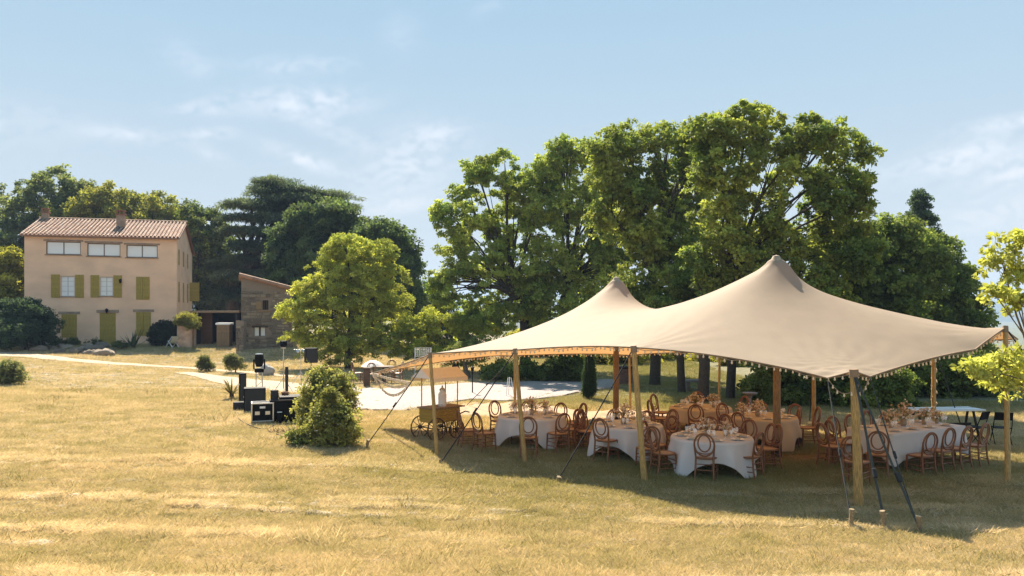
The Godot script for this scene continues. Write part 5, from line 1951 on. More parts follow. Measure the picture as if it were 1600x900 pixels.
# ---------------------------------------------------------------- the patio at the far side and other small things
func build_patio() -> void:
	# parasol, table and chairs beyond the bush
	var pw := on(-6.35, 36.4)
	var t := thing("parasol", "small cream parasol set low over the patio table left of the terrace", "parasol", pw)
	var g := Geo.new()
	g.tube([Vector3(0, 0, 0), Vector3(0, 1.0, 0)], [0.03], 8)
	part("pole", g, M.brown_wood, t)
	g = Geo.new()
	var p := PackedVector3Array()
	for i in 25:
		for j in 5:
			var a := TAU * (i % 24) / 24
			var v := j / 4.0
			var r := 0.55 * v * (1.0 - 0.05 * (0.5 - 0.5 * cos(a * 8.0)))
			p.append(Vector3(cos(a) * r, 1.0 - 0.22 * v * v - 0.08 * v, -sin(a) * r))
	g.sheet(p, 24, 4)
	part("canopy", g, M.canvas, t)
	for k in 8:
		g = Geo.new()
		var a := TAU * k / 8
		g.tube([Vector3(0, 0.93, 0), Vector3(cos(a) * 0.5, 0.7, -sin(a) * 0.5)], [0.01], 5)
		part("rib", g, M.brown_wood, t)
	var tt := thing("patio_table", "round brown table under the cream parasol", "table", pw + Vector3(0.5, 0, 0.3))
	g = Geo.new()
	g.lathe([Vector2(0.0, 0.69), Vector2(0.5, 0.69), Vector2(0.5, 0.73), Vector2(0.0, 0.735)], 20)
	part("tabletop", g, M.brown_wood, tt)
	g = Geo.new()
	g.lathe([Vector2(0.25, 0.0), Vector2(0.22, 0.04), Vector2(0.04, 0.1), Vector2(0.04, 0.69)], 12)
	part("pedestal", g, M.brown_wood, tt)
	for q in [[-6.9, 35.6, "brown chair left of the patio table"], [-6.1, 35.2, "brown chair in front of the patio table"], [-5.2, 36.0, "brown chair right of the patio table"], [-5.7, 37.3, "brown chair behind the patio table"]]:
		chair(q[0], q[1], Vector2(-5.85, 36.1), q[2], "brown chairs on the patio")
	var post := thing("patio_post", "thick brown wooden post beside the patio, rising behind the bush", "post", on(-6.2, 34.0))
	g = Geo.new()
	g.box(Vector3(0, 0.36, 0), Vector3(0.24, 0.76, 0.24), Basis.IDENTITY, 0.02)
	part("shaft", g, M.brown_wood, post)
	g = Geo.new()
	g.box(Vector3(0, 0.77, 0), Vector3(0.32, 0.06, 0.32), Basis.IDENTITY, 0.02)
	part("cap", g, M.brown_wood, post)
	var rack := thing("lattice_rack", "pale lattice frame standing up behind the left end of the tent", "lattice", on(-4.3, 38.5), 0.1)
	for k in 9:
		g = Geo.new()
		g.box(Vector3(-0.36 + k * 0.09, 1.3, 0), Vector3(0.02, 0.4, 0.02))
		part("slat", g, M.white, rack)
	for y in [1.1, 1.2, 1.3, 1.4, 1.5]:
		g = Geo.new()
		g.box(Vector3(0, y, 0.022), Vector3(0.78, 0.02, 0.02))
		part("rail", g, M.white, rack)
	for s in [-1.0, 1.0]:
		g = Geo.new()
		g.box(Vector3(s * 0.39, 0.75, 0), Vector3(0.035, 1.5, 0.035))
		part("post", g, M.white, rack)
	# brick pillar with a cap between the trees
	var bp := thing("brick_pillar", "squat pink brick pillar with a wide dark cap under the trees", "brick pillar", on(5.25, 37.2), 0.2)
	g = Geo.new()
	g.box(Vector3(0, 0.36, 0), Vector3(0.6, 0.74, 0.5))
	part("core", g, M.mortar, bp)
	var br := Geo.new()
	for row in 8:
		for face_k in 4:
			for k in 3:
				var bb := Basis(Vector3.UP, face_k * PI / 2)
				var half := 0.25 if face_k % 2 == 0 else 0.3
				var wid := (0.6 if face_k % 2 == 0 else 0.5) / 3.0
				br.tint = Color(0.36, 0.19, 0.14) * rng.randf_range(0.75, 1.25)
				br.box(bb * Vector3((k - 1) * wid + (0.03 if row % 2 else -0.03), 0.05 + row * 0.088, half), Vector3(wid - 0.015, 0.072, 0.03), bb)
	part("bricks", br, M.stone, bp, "stuff")
	g = Geo.new()
	g.box(Vector3(0, 0.79, 0), Vector3(0.86, 0.1, 0.72), Basis.IDENTITY, 0.02)
	part("cap", g, M.dark_wood, bp)
	# stone bench between the trunks
	var sb := thing("stone_bench", "pale stone slab bench between two plane trunks", "bench", on(7.9, 34.6), 0.35)
	g = Geo.new()
	g.box(Vector3(0, 0.42, 0), Vector3(1.0, 0.1, 0.4), Basis.IDENTITY, 0.02)
	part("slab", g, M.paving, sb)
	for s in [-0.35, 0.35]:
		g = Geo.new()
		g.box(Vector3(s, 0.19, 0), Vector3(0.16, 0.42, 0.32), Basis.IDENTITY, 0.02)
		part("foot", g, M.mortar, sb)
	# bird bath
	var bbh := thing("bird_bath", "small pale bird bath standing behind the far tables", "bird bath", on(7.95, 26.6))
	g = Geo.new()
	g.lathe([Vector2(0.16, 0.0), Vector2(0.14, 0.06), Vector2(0.06, 0.12), Vector2(0.05, 0.55), Vector2(0.09, 0.62)], 14)
	part("stem", g, M.paving, bbh)
	g = Geo.new()
	g.lathe([Vector2(0.0, 0.6), Vector2(0.1, 0.62), Vector2(0.24, 0.7), Vector2(0.25, 0.73), Vector2(0.22, 0.72), Vector2(0.0, 0.66)], 16)
	part("bowl", g, M.paving, bbh)
	# lamp post and a folding sign on the terrace
	var lp := thing("garden_lamp", "thin black garden lamp post on the terrace", "lamp post", on(-1.62, 32.6))
	g = Geo.new()
	g.tube([Vector3(0, 0, 0), Vector3(0, 1.0, 0)], [0.025, 0.02], 8)
	part("post", g, M.black, lp)
	g = Geo.new()
	g.lathe([Vector2(0.02, 1.0), Vector2(0.06, 1.02), Vector2(0.07, 1.14), Vector2(0.09, 1.15), Vector2(0.0, 1.22)], 10)
	part("lamp_head", g, M.black, lp)
	var sgn := thing("folding_easel", "white folding easel standing on the terrace beside the left pole", "easel", on(-0.1, 32.0), 0.2)
	for s in [-1.0, 1.0]:
		g = Geo.new()
		g.bar(Vector3(s * 0.06, 0.75, 0), Vector3(s * 0.17, 0.0, 0.12), 0.025, 0.025)
		part("leg", g, M.white, sgn)
	g = Geo.new()
	g.bar(Vector3(0, 0.75, 0), Vector3(0, 0.0, -0.25), 0.025, 0.025)
	part("leg", g, M.white, sgn)
	g = Geo.new()
	g.bar(Vector3(-0.13, 0.3, 0.075), Vector3(0.13, 0.3, 0.075), 0.025, 0.02)
	part("shelf", g, M.white, sgn)
	# pale gnarled trunk and its shelf of branches beyond the terrace
	tree("olive_tree", "small tree with a pale crooked trunk beyond the terrace", "tree", "", on(-2.2, 40.0), 0.13, [[728, 548, 30, 16, 0], [750, 540, 22, 14, 0], [705, 552, 18, 10, 0]], "light", Color(0.12, 0.15, 0.04), Color(0.2, 0.21, 0.06), {"cr": 0.45, "dens": 1.0, "fork": 1.2, "bark": M.pale_bark, "stem": Vector3(-0.25, 0, 0)})


# ---------------------------------------------------------------- the house
# A wall as a grid of quads with openings cut out and reveals going in; u runs along the wall, v up, n outwards.
func wall(g: Geo, o: Vector3, u: Vector3, v: Vector3, w: float, h: float, holes: Array, depth: float) -> void:
	var n := u.cross(v).normalized()
	var xs := [0.0, w]
	var ys := [0.0, h]
	for q in holes:
		for k in [q[0], q[0] + q[2]]:
			if not xs.has(k): xs.append(k)
		for k in [q[1], q[1] + q[3]]:
			if not ys.has(k): ys.append(k)
	xs.sort()
	ys.sort()
	for i in xs.size() - 1:
		for j in ys.size() - 1:
			var cx: float = (xs[i] + xs[i + 1]) / 2.0
			var cy: float = (ys[j] + ys[j + 1]) / 2.0
			var inside := false
			for q in holes:
				if cx > q[0] and cx < q[0] + q[2] and cy > q[1] and cy < q[1] + q[3]:
					inside = true
			if not inside:
				g.quad(o + u * xs[i] + v * ys[j], o + u * xs[i + 1] + v * ys[j], o + u * xs[i + 1] + v * ys[j + 1], o + u * xs[i] + v * ys[j + 1])
	for q in holes:
		var a: Vector3 = o + u * q[0] + v * q[1]
		var b: Vector3 = a + u * q[2]
		var c: Vector3 = b + v * q[3]
		var d: Vector3 = a + v * q[3]
		var e := n * -depth
		g.quad(a, b, b + e, a + e)
		g.quad(b, c, c + e, b + e)
		g.quad(c, d, d + e, c + e)
		g.quad(d, a, a + e, d + e)
		g.quad(a + e, b + e, c + e, d + e)


func leaf_shutter(t: Node3D, called: String, o: Vector3, u: Vector3, v: Vector3, w: float, h: float, label := "") -> void:   # one board shutter lying 3 cm before the wall
	var n := u.cross(v).normalized()
	var g := Geo.new()
	var b := Basis(u, v, n)
	var c := o + u * (w / 2) + v * (h / 2) + n * 0.028
	var boards := maxi(3, int(w / 0.14))
	for k in boards:
		var x := (k + 0.5) / boards * w - w / 2
		g.box(c + u * x, Vector3(w / boards - 0.008, h, 0.036), b, 0.005)
	for y in [0.16, 0.84]:
		g.box(o + u * (w / 2) + v * (h * y) + n * 0.058, Vector3(w * 0.94, 0.09, 0.022), b, 0.004)
	var m := part(called, g, M.shutter, t)
	if label:
		m.set_meta("label", label)


func glazed(t: Node3D, o: Vector3, u: Vector3, v: Vector3, w: float, h: float, cols: int, rows: int, frame: Material, depth: float, curtain := true) -> void:   # a window: frame with glazing bars, panes behind
	var n := u.cross(v).normalized()
	var b := Basis(u, v, n)
	var g := Geo.new()
	var o2 := o - n * (depth * 0.55)
	var f := 0.055
	for y in [f / 2, h - f / 2]:
		g.box(o2 + u * (w / 2) + v * y, Vector3(w, f, 0.05), b)
	for k in cols + 1:
		var x := f / 2 + (w - f) * k / cols
		g.box(o2 + u * x + v * (h / 2), Vector3(f if k in [0, cols] or cols == 2 else 0.03, h - 2 * f, 0.046), b)
	for k in range(1, rows):
		g.box(o2 + u * (w / 2) + v * (h * k / rows), Vector3(w - 2 * f, 0.028, 0.04), b)
	var fr := part("window", g, frame, t)
	for i in cols:
		for j in rows:
			g = Geo.new()
			var pw := (w - f) / cols
			var ph := (h - f) / rows
			g.box(o2 + u * (f / 2 + pw * (i + 0.5)) + v * (f / 2 + ph * (j + 0.5)) - n * 0.012, Vector3(pw - 0.01, ph - 0.01, 0.006), b)
			part("pane", g, M.curtain if curtain else M.pane, fr)
	g = Geo.new()
	g.box(o + u * (w / 2) - v * 0.03 + n * 0.02, Vector3(w + 0.16, 0.06, 0.12), b, 0.01)
	part("sill", g, M.trim, fr)


func build_house() -> void:
	var pl := at(38, 535, 54.0)
	var pr := at(276, 538, 56.6)
	var base_y := 1.05
	pl.y = base_y
	pr.y = base_y
	var t := thing("country_house", "three-storey ochre country house with olive yellow shutters", "house", pl)
	var u := (pr - pl)
	var w := u.length()
	u = u.normalized()
	var v := Vector3.UP
	var n := u.cross(v)                     # towards the camera
	var bk := -n
	var h := 8.63 - base_y
	var depth := 9.5
	var ridge := 4.2
	var rise := 1.42
	var back_drop := 0.55
	# openings of the front: fractions across, heights measured from the photograph
	var fx := func(c: float) -> float: return (c - 102.0) / 628.0 * w
	var fy := func(c: float) -> float: return h - (c - 336.0) / 60.5
	var holes := []
	var tops := [[188, 328, 363, 417], [354, 491, 367, 421], [516, 648, 371, 424]]
	for q in tops:
		holes.append([fx.call(q[0]), fy.call(q[3]), fx.call(q[1]) - fx.call(q[0]), fy.call(q[2]) - fy.call(q[3])])
	var mids := [[246, 303, 506, 590], [406, 460, 507, 588]]
	for q in mids:
		holes.append([fx.call(q[0]), fy.call(q[3]), fx.call(q[1]) - fx.call(q[0]), fy.call(q[2]) - fy.call(q[3])])
	var shut := [[557, 614, 506, 603], [250, 312, 665, 762], [557, 620, 656, 757]]
	for q in shut:
		holes.append([fx.call(q[0]), fy.call(q[3]), fx.call(q[1]) - fx.call(q[0]), fy.call(q[2]) - fy.call(q[3])])
	var door := [fx.call(405), 0.02, fx.call(472) - fx.call(405), fy.call(661)]
	holes.append(door)
	var g := Geo.new()
	wall(g, Vector3.ZERO, u, v, w, h, holes, 0.22)
	part("front_wall", g, M.plaster, t)
	# the right side wall, with two storeys of narrow shuttered windows
	var side := []
	for k in 3:
		side.append([0.9 + k * 2.6, 3.0, 0.85, 1.5])
		side.append([0.9 + k * 2.6, 5.7, 0.8, 1.15])
	g = Geo.new()
	wall(g, u * w, bk, v, depth, h - back_drop, side, 0.22)
	g.tri(u * w + v * (h - back_drop), u * w + bk * depth + v * (h - back_drop), u * w + bk * ridge + v * (h + rise))
	g.tri(u * w + v * (h - back_drop), u * w + bk * ridge + v * (h + rise), u * w + v * h)
	part("side_wall", g, M.plaster, t)
	g = Geo.new()
	g.quad(u * w + bk * depth, bk * depth, bk * depth + v * (h - back_drop), u * w + bk * depth + v * (h - back_drop))
	part("back_wall", g, M.plaster, t)
	g = Geo.new()
	g.quad(bk * depth, Vector3.ZERO, v * h, bk * depth + v * (h - back_drop))
	g.tri(bk * depth + v * (h - back_drop), v * h, bk * ridge + v * (h + rise))
	part("side_wall", g, M.plaster, t)
	# windows and shutters
	for q in holes.slice(0, 3):
		glazed(t, u * q[0] + v * q[1], u, v, q[2], q[3], 2, 1, M.frame, 0.22)
		g = Geo.new()                        # the smooth band of render round the wide windows
		var c: Vector3 = u * (q[0] + q[2] / 2) + v * (q[1] + q[3] + 0.07)
		g.box(c + n * 0.012, Vector3(q[2] + 0.3, 0.12, 0.05), Basis(u, v, n), 0.005)
		part("lintel", g, M.trim, t)
	for k in 2:
		var q = holes[3 + k]
		glazed(t, u * q[0] + v * q[1], u, v, q[2], q[3], 2, 4, M.white_frame, 0.22)
		leaf_shutter(t, "shutter", u * (q[0] - 0.58) + v * (q[1] - 0.1), u, v, 0.55, q[3] + 0.2)
		leaf_shutter(t, "shutter", u * (q[0] + q[2] + 0.03) + v * (q[1] - 0.1), u, v, 0.55, q[3] + 0.2)
	for k in 3:
		var q = holes[5 + k]
		leaf_shutter(t, "closed_shutter", u * q[0] + v * q[1], u, v, q[2] / 2 - 0.006, q[3])
		leaf_shutter(t, "closed_shutter", u * (q[0] + q[2] / 2 + 0.006) + v * q[1], u, v, q[2] / 2 - 0.006, q[3])
		if k > 0:
			g = Geo.new()
			g.box(u * (q[0] + q[2] / 2) + v * (q[1] + q[3] + 0.1) + n * 0.012, Vector3(q[2] + 0.4, 0.18, 0.06), Basis(u, v, n), 0.01)
			part("lintel", g, M.trim, t)
	leaf_shutter(t, "door", u * door[0] + v * door[1] - n * 0.06, u, v, door[2], door[3])
	var dr := t.get_node("door")
	g = Geo.new()
	g.lathe([Vector2(0.0, -0.03), Vector2(0.03, 0.0), Vector2(0.0, 0.03)], 8, u * (door[0] + door[2] * 0.85) + v * 1.0 + n * 0.04)
	part("knob", g, M.alu, dr)
	g = Geo.new()
	g.box(u * (door[0] + door[2] / 2) + v * (door[3] + 0.14) + n * 0.015, Vector3(door[2] + 0.4, 0.2, 0.07), Basis(u, v, n), 0.01)
	part("lintel", g, M.trim, t)
	g = Geo.new()
	g.box(u * (door[0] + door[2] / 2) - v * 0.1 + n * 0.3, Vector3(door[2] + 0.5, 0.22, 0.6), Basis(u, v, n), 0.02)
	part("doorstep", g, M.trim, t)
	for q in [[436, 650, "wall_lantern"], [493, 525, "wall_lamp"]]:
		g = Geo.new()
		var c: Vector3 = u * fx.call(float(q[0])) + v * fy.call(float(q[1])) + n * 0.16
		g.lathe([Vector2(0.0, -0.16), Vector2(0.07, -0.12), Vector2(0.1, 0.06), Vector2(0.12, 0.08), Vector2(0.0, 0.17)], 8, c)
		g.bar(c + v * 0.14, c + v * 0.14 - n * 0.17, 0.03, 0.03)
		part(q[2], g, M.black, t)
	for q in side:
		var o: Vector3 = u * w + bk * q[0] + v * q[1]
		leaf_shutter(t, "side_shutter", o + u * -0.06, bk, v, q[2], q[3])
	g = Geo.new()
	g.box(u * (w + 0.35) + bk * 7.9 + v * 3.9, Vector3(0.06, 1.5, 0.75), Basis(n, v, -u) * Basis(Vector3.UP, 0.0), 0.01)
	part("open_shutter", g, M.shutter, t)
	# roof: two slopes of canal tiles laid in rows of covers and channels
	var ov := 0.32
	var e0 := -u * 0.22 - bk * ov + v * (h - ov * rise / ridge + 0.06)
	var slope := bk * (ridge + ov) + v * (rise + ov * rise / ridge)
	g = Geo.new()
	var wide := w + 0.44
	var sb := bk * (depth - ridge + 0.3) - v * (rise + back_drop + 0.1)
	var top := e0 + slope
	g.quad(e0, e0 + u * wide, top + u * wide, top)
	g.quad(top, top + u * wide, top + u * wide + sb, top + sb)
	var dn := v * -0.1
	g.quad(e0 + dn, e0 + u * wide + dn, e0 + u * wide, e0)
	g.quad(e0 + u * wide + dn, top + u * wide + dn, top + u * wide, e0 + u * wide)
	g.quad(top + u * wide + dn, top + u * wide + sb + dn, top + u * wide + sb, top + u * wide)
	g.quad(e0 + u * wide + dn, e0 + dn, top + dn, top + u * wide + dn)
	var roof := part("roof", g, M.terracotta, t)
	g = Geo.new()
	var cols := 40
	var rows := 13
	for side_k in 2:
		var s0 := e0 if side_k == 0 else top
		var sl := slope if side_k == 0 else sb
		var up_n := u.cross(sl).normalized()
		if up_n.y < 0: up_n = -up_n
		for i in cols:
			for j in rows:
				g.tint = Color(0.6, 0.36, 0.25).lerp([Color(0.72, 0.52, 0.4), Color(0.45, 0.23, 0.15), Color(0.66, 0.42, 0.28), Color(0.52, 0.4, 0.33)][rng.randi() % 4], rng.randf())
				var a := s0 + u * (wide * (i + 0.5) / cols) + sl * (float(j) / rows - 0.004)
				var b := s0 + u * (wide * (i + 0.5) / cols) + sl * (float(j + 1) / rows + 0.012)
				if side_k == 1:
					var sw := a
					a = b
					b = sw
				var r := wide / cols * 0.36 * rng.randf_range(0.95, 1.05)
				var last_a := Vector3.ZERO
				var last_b := Vector3.ZERO
				for k in 6:
					var an := PI * k / 5.0
					var da := u * cos(an) * r + up_n * (sin(an) * r + 0.05 + rng.randf() * 0.004)
					var db := u * cos(an) * r * 0.85 + up_n * (sin(an) * r * 0.85 + 0.03)
					if k > 0:
						g.quad(a + da, a + last_a, b + last_b, b + db)
					last_a = da
					last_b = db
	part("roof_tiles", g, M.tile, roof, "stuff")
	g = Geo.new()
	for k in 30:
		g.tint = Color(0.52, 0.3, 0.19) * rng.randf_range(0.75, 1.2)
		var a := top + u * (wide * k / 30.0)
		g.tube([a + v * 0.05, a + u * (wide / 30.0 + 0.03) + v * 0.065], [0.12, 0.1], 8)
	part("ridge_tiles", g, M.tile, roof, "stuff")
	# the corbelled eave under the tiles
	g = Geo.new()
	g.box(u * (w / 2) + v * (h - 0.09) + n * 0.06, Vector3(w + 0.1, 0.12, 0.14), Basis(u, v, n), 0.02)
	part("eave_cornice", g, M.trim, roof)
	for q in [[0.573, 0.62, 1.15, 0.55], [0.04, 1.0, 0.75, 0.42]]:
		var c: Vector3 = e0 + u * (wide * q[0]) + slope * q[1] + v * (q[2] / 2 - 0.3)
		g = Geo.new()
		g.box(c, Vector3(q[3], q[2], q[3] * 0.9), Basis(u, v, n), 0.02)
		var ch := part("chimney", g, M.trim, roof)
		g = Geo.new()
		g.box(c + v * (q[2] / 2 + 0.04), Vector3(q[3] + 0.14, 0.09, q[3] + 0.1), Basis(u, v, n), 0.015)
		g.box(c + v * (q[2] / 2 + 0.32), Vector3(q[3] + 0.08, 0.06, q[3] + 0.05), Basis(u, v, n), 0.015)
		for s in [-1.0, 1.0]:
			g.box(c + v * (q[2] / 2 + 0.19) + u * (s * q[3] * 0.38), Vector3(0.1, 0.22, q[3] * 0.8), Basis(u, v, n))
		part("chimney_cap", g, M.terracotta, ch)

	# rock garden before the house
	var rg := "rocks of the rock garden before the house"
	var rocks := []
	for k in 5:
		g = Geo.new()
		g.tint = [Color(0.36, 0.27, 0.19), Color(0.4, 0.31, 0.23), Color(0.26, 0.2, 0.15), Color(0.46, 0.36, 0.26), Color(0.32, 0.24, 0.17)][k]
		g.blob(Vector3(0, 0.1, 0), Vector3(0.42, 0.2, 0.28), noise(0.8, FastNoiseLite.TYPE_SIMPLEX_SMOOTH, 2, 40 + k), 0.5, 1.6, 14, 8)
		rocks.append(g.mesh())
	var px := [[62, 549], [78, 546], [92, 551], [104, 546], [118, 552], [128, 548], [140, 554], [150, 549], [161, 555], [172, 550], [97, 543], [136, 544], [158, 543], [70, 542]]
	var says := ["leftmost rock of the rock garden", "flat rock near the left end of the rock garden", "low rock at the front left of the rock garden", "rock in the left middle of the rock garden", "broad front rock below the left closed shutters", "pale rock in the middle of the rock garden", "front rock left of the house door", "rock before the house door, to its left", "front rock right below the house door", "rightmost rock of the rock garden", "upper rock below the left closed shutters", "upper rock between shutters and door", "upper rock close to the house door", "upper rock at the left end of the rock garden"]
	for k in px.size():
		var r := part("rock", rocks[k % 5], M.stone)
		r.position = gp(px[k][0], px[k][1]) - Vector3(0, 0.05, 0)
		r.rotation.y = rng.randf() * TAU
		r.scale = Vector3.ONE * rng.randf_range(0.9, 1.5)
		tag(r, says[k], "rock", rg)
	for q in [[85, 541, "low green plant at the left of the rock garden"], [112, 540, "low dark plant under the left closed shutters"], [145, 541, "low plant left of the house door"], [185, 546, "low plant right of the house door"], [57, 545, "feathery plant left of the rock garden"]]:
		tree("rockery_plant", q[2], "plant", "low plants among the rocks", gp(q[0], q[1]), 0.0, [[q[0], q[1] - 6, 12, 7, 0], [q[0] + 8, q[1] - 3, 9, 5, 0]], "low", Color(0.05, 0.065, 0.03), Color(0.12, 0.13, 0.05), {"cr": 0.26, "dens": 1.8})
	# white deck chair by the house corner
	var dc := thing("deck_chair", "white deck chair standing by the corner of the house", "deck chair", gp(270, 543), 0.9)
	for s in [-1.0, 1.0]:
		g = Geo.new()
		g.bar(Vector3(s * 0.26, 0.0, -0.45), Vector3(s * 0.26, 0.75, 0.4), 0.04, 0.04)
		part("rail", g, M.white, dc)
		g = Geo.new()
		g.bar(Vector3(s * 0.22, 0.0, 0.4), Vector3(s * 0.22, 0.45, -0.2), 0.04, 0.04)
		part("leg", g, M.white, dc)
	g = Geo.new()
	var p := PackedVector3Array()
	for i in 9:
		for j in 2:
			var k := i / 8.0
			p.append(Vector3(-0.24 + 0.48 * j, 0.25 + 0.5 * k - 0.1 * sin(k * PI), -0.16 + 0.56 * k))
	g.sheet(p, 8, 1)
	part("sling", g, M.canvas, dc)


func stone_face(g: Geo, o: Vector3, u: Vector3, v: Vector3, w: float, top: Callable, holes: Array) -> void:   # rough coursed stones standing proud of the mortar
	var n := u.cross(v).normalized()
	var b := Basis(u, v, n)
	var y := 0.02
	while y < 7.0:
		var hh := rng.randf_range(0.13, 0.24)
		var x := rng.randf_range(-0.15, 0.0)
		while x < w:
			var ww := rng.randf_range(0.18, 0.5)
			var x0 := maxf(x, 0.0)
			var x1 := minf(x + ww, w)
			x += ww
			if x1 - x0 < 0.07:
				continue
			var cx := (x0 + x1) / 2
			if y + hh > minf(top.call(x0), top.call(x1)):
				continue
			var skip := false
			for q in holes:
				if x1 > q[0] and x0 < q[0] + q[2] and y + hh > q[1] and y < q[1] + q[3]:
					skip = true
			if skip:
				continue
			var k := rng.randf()
			g.tint = Color(0.36, 0.29, 0.22).lerp(Color(0.22, 0.17, 0.13), k) if rng.randf() < 0.75 else Color(0.45, 0.36, 0.26)
			g.tint *= rng.randf_range(0.85, 1.15)
			var tilt := b * Basis(Vector3(rng.randf_range(-1, 1), rng.randf_range(-1, 1), rng.randf_range(-0.6, 0.6)).normalized(), 0.05)
			g.box(o + u * cx + v * (y + hh / 2) + n * rng.randf_range(0.0, 0.03), Vector3(x1 - x0 - 0.025, hh - 0.025, 0.09), tilt, 0.022)
		y += hh


func build_barn() -> void:
	var o := at(377, 546, 51.5)
	var o2 := at(456, 546, 52.5)
	o.y = height(o.x, 51.5) - 0.05
	o2.y = o.y
	var u := (o2 - o)
	var w := u.length()
	u = u.normalized()
	var v := Vector3.UP
	var n := u.cross(v)
	var bk := -n
	var t := thing("stone_barn", "narrow rubble stone barn with a sloping roof beside the country house", "barn", o)
	var hl := at(377, 432, 51.5).y - o.y
	var hr := at(456, 453, 52.5).y - o.y
	var top := func(x: float) -> float: return lerpf(hl, hr, x / w) - 0.45 - 0.2 * sin(x * 2.0)
	var holes := [[(410.0 - 377) / 79 * w, hl - 2.15, 0.36, 0.62], [(397.0 - 377) / 79 * w, hl - 3.85, 0.7, 0.55]]
	var g := Geo.new()
	for q in holes:
		pass
	# mortar core with the two window openings
	var xs := Geo.new()
	wall(xs, Vector3.ZERO, u, v, w, hr, holes, 0.3)
	xs.tri(v * hr, u * w + v * hr, v * hl)
	part("front_wall", xs, M.mortar, t)
	g = Geo.new()
	g.quad(u * w, u * w + bk * 6.0, u * w + bk * 6.0 + v * hr, u * w + v * hr)
	part("side_wall", g, M.mortar, t)
	g = Geo.new()
	g.quad(bk * 6.0, Vector3.ZERO, v * hl, bk * 6.0 + v * hl)
	part("side_wall", g, M.mortar, t)
	g = Geo.new()
	g.quad(u * w + bk * 6.0, bk * 6.0, bk * 6.0 + v * hl, u * w + bk * 6.0 + v * hr)
	part("back_wall", g, M.mortar, t)
	g = Geo.new()
	var gaps := holes.duplicate(true)
	for q in gaps:
		q[0] -= 0.08
		q[1] -= 0.08
		q[2] += 0.16
		q[3] += 0.16
	stone_face(g, Vector3.ZERO, u, v, w, top, gaps)
	stone_face(g, u * w, bk, v, 3.0, func(_x): return hr - 0.1, [])
	part("wall_stones", g, M.stone, t, "stuff")
	# windows: a slit with dark shutters and a low one under a timber lintel
	var q0 = holes[0]
	g = Geo.new()
	for k in 2:
		g.box(u * (q0[0] + 0.09 + k * 0.18) + v * (q0[1] + q0[3] / 2) - n * 0.14, Vector3(0.05, q0[3], 0.06), Basis(u, v, n))
	var wf := part("window", g, M.brown_wood, t)
	g = Geo.new()
	g.box(u * (q0[0] + q0[2] / 2) + v * (q0[1] + q0[3] / 2) - n * 0.22, Vector3(q0[2], q0[3], 0.02), Basis(u, v, n))
	part("pane", g, M.dark, wf)
	g = Geo.new()
	g.box(u * (q0[0] + 0.1) + v * (q0[1] - 0.08) + n * 0.02, Vector3(0.9, 0.12, 0.12), Basis(u, v, n), 0.02)
	part("sill", g, M.tan_wood, wf)
	g = Geo.new()
	g.box(u * (q0[0] - 0.25) + v * (q0[1] + 0.3) + n * 0.03, Vector3(0.36, 0.55, 0.07), Basis(u, v, n), 0.02)
	part("window_shutter", g, M.tan_wood, t)
	var q1 = holes[1]
	g = Geo.new()
	g.box(u * (q1[0] + q1[2] / 2) + v * (q1[1] + q1[3] + 0.06) + n * 0.03, Vector3(q1[2] + 0.3, 0.12, 0.1), Basis(u, v, n), 0.02)
	part("lintel", g, M.dark_wood, t)
	g = Geo.new()
	g.box(u * (q1[0] + q1[2] / 2) + v * (q1[1] + q1[3] / 2) - n * 0.1, Vector3(0.09, q1[3], 0.08), Basis(u, v, n))
	wf = part("window", g, M.dark_wood, t)
	for s in [-1.0, 1.0]:
		g = Geo.new()
		g.box(u * (q1[0] + q1[2] / 2 + s * 0.19) + v * (q1[1] + q1[3] / 2) - n * 0.16, Vector3(0.27, q1[3], 0.02), Basis(u, v, n))
		part("pane", g, M.curtain, wf)
	# mono-pitch roof with a row of tile ends along the verge
	g = Geo.new()
	var ra := v * (hl + 0.06) - u * 0.15 - bk * 0.15
	var rb := u * (w + 0.35) + v * (hr + 0.06 + 0.0) - bk * 0.15 - v * 0.09
	var rl := bk * 6.3
	g.quad(ra, rb, rb + rl, ra + rl)
	g.quad(ra - v * 0.1, rb - v * 0.1, rb, ra)
	g.quad(rb - v * 0.1, rb + rl - v * 0.1, rb + rl, rb)
	g.quad(ra + rl, ra + rl - v * 0.1, ra - v * 0.1, ra)
	g.quad(rb - v * 0.1, ra - v * 0.1, ra + rl - v * 0.1, rb + rl - v * 0.1)
	var roof := part("roof", g, M.terracotta, t)
	g = Geo.new()
	for k in 9:
		g.tint = Color(0.5, 0.28, 0.18) * rng.randf_range(0.8, 1.25)
		for row in 12:
			var a := ra.lerp(rb, k / 9.0) + bk * (row * 0.52) + v * 0.03
			var b := ra.lerp(rb, (k + 1.1) / 9.0) + bk * (row * 0.52) + v * 0.05
			g.tube([b, a], [0.13, 0.15], 8)
	part("roof_tiles", g, M.tile, roof, "stuff")
	# low ruined wall at its left foot
	var lo := at(369, 546, 51.0)
	lo.y = o.y
	var lw := thing("low_stone_wall", "low rubble wall end at the left foot of the stone barn", "wall", lo)
	g = Geo.new()
	g.box(Vector3(0.22, 0.95, -0.4), Vector3(0.5, 2.0, 0.7))
	part("core", g, M.mortar, lw)
	g = Geo.new()
	stone_face(g, Vector3(-0.03, 0, -0.05), Vector3.RIGHT, v, 0.5, func(x): return 1.95 - x * 0.4, [])
	part("wall_stones", g, M.stone, lw, "stuff")
	# flat-roofed shed between house and barn
	var so := at(303, 545, 54.5)
	so.y = height(so.x, 54.5) - 0.05
	var sh := thing("open_shed", "dark open shed with a flat roof between the house and the barn", "shed", so)
	var sw := (372.0 - 303) / F * 54.5
	g = Geo.new()
	g.box(Vector3(sw / 2, 2.35, -2.0), Vector3(sw + 0.4, 0.14, 4.6), Basis.IDENTITY, 0.02)
	part("roof", g, M.tan_wood, sh)
	g = Geo.new()
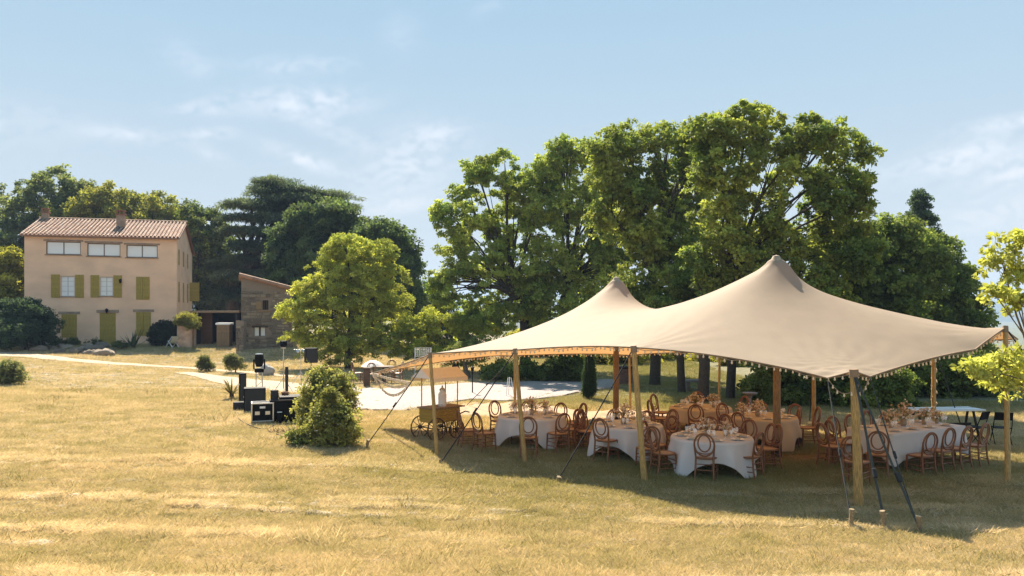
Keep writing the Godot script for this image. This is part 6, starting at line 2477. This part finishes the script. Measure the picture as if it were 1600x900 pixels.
	g.box(Vector3(sw / 2, 1.1, -4.2), Vector3(sw, 2.4, 0.12))
	part("back_wall", g, M.dark_wood, sh)
	g = Geo.new()
	g.box(Vector3(0.45, 1.1, -1.0), Vector3(0.9, 2.36, 0.14))
	part("front_wall", g, M.brown_wood, sh)
	for x in [0.06, sw - 0.06]:
		g = Geo.new()
		g.box(Vector3(x, 1.1, -2.1), Vector3(0.1, 2.36, 4.0))
		part("side_wall", g, M.dark_wood, sh)
		g = Geo.new()
		g.box(Vector3(x, 1.12, 0.1), Vector3(0.14, 2.34, 0.14), Basis.IDENTITY, 0.01)
		part("post", g, M.dark_wood, sh)
	g = Geo.new()
	g.box(Vector3(sw / 2, 0.03, 0.5), Vector3(sw + 0.5, 0.12, 1.0), Basis.IDENTITY, 0.02)
	part("step", g, M.paving, sh)
	var cb := thing("wooden_cabinet", "upright wooden cabinet with a pale top in front of the open shed", "cabinet", at(351, 544, 53.0) * Vector3(1, 0, 1) + Vector3(0, so.y + 0.05, 0))
	for k in 5:
		g = Geo.new()
		g.box(Vector3(-0.34 + k * 0.17, 0.72, 0.3), Vector3(0.16, 1.42, 0.03), Basis.IDENTITY, 0.004)
		part("board", g, M.tan_wood, cb)
	g = Geo.new()
	g.box(Vector3(0, 0.71, 0), Vector3(0.84, 1.4, 0.56))
	part("carcass", g, M.tan_wood, cb)
	g = Geo.new()
	g.box(Vector3(0, 1.5, 0), Vector3(0.98, 0.14, 0.7), Basis.IDENTITY, 0.02)
	part("top", g, M.white, cb)
	# stone pillar with a round urn by the house corner
	var pp := at(291, 545, 53.0)
	pp.y = so.y
	var pi := thing("stone_pillar", "broad plastered pillar at the right corner of the house", "pillar", pp)
	g = Geo.new()
	g.box(Vector3(0, 0.8, 0), Vector3(1.0, 1.65, 0.6), Basis.IDENTITY, 0.03)
	part("shaft", g, M.plaster_new, pi)
	g = Geo.new()
	g.box(Vector3(0, 1.66, 0), Vector3(1.12, 0.1, 0.72), Basis.IDENTITY, 0.02)
	part("cap", g, M.trim, pi)
	g = Geo.new()
	g.box(Vector3(0.62, 0.85, 0.1), Vector3(0.16, 1.7, 0.16), Basis.IDENTITY, 0.02)
	part("post", g, M.trim, pi)


func _ready() -> void:
	rng.seed = 20240611
	n_big.seed = 4
	n_big.frequency = 0.05
	n_mid.seed = 5
	n_mid.frequency = 0.3
	n_fine.seed = 6
	n_fine.frequency = 0.9
	n_row.seed = 8
	n_row.frequency = 0.5
	materials()
	build_sprays()
	camera_and_light()
	build_ground()
	build_paths()
	build_tent()
	build_house()
	build_barn()
	build_trees()
	build_tables()
	build_equipment()
	build_cart()
	build_patio()
	build_grass()
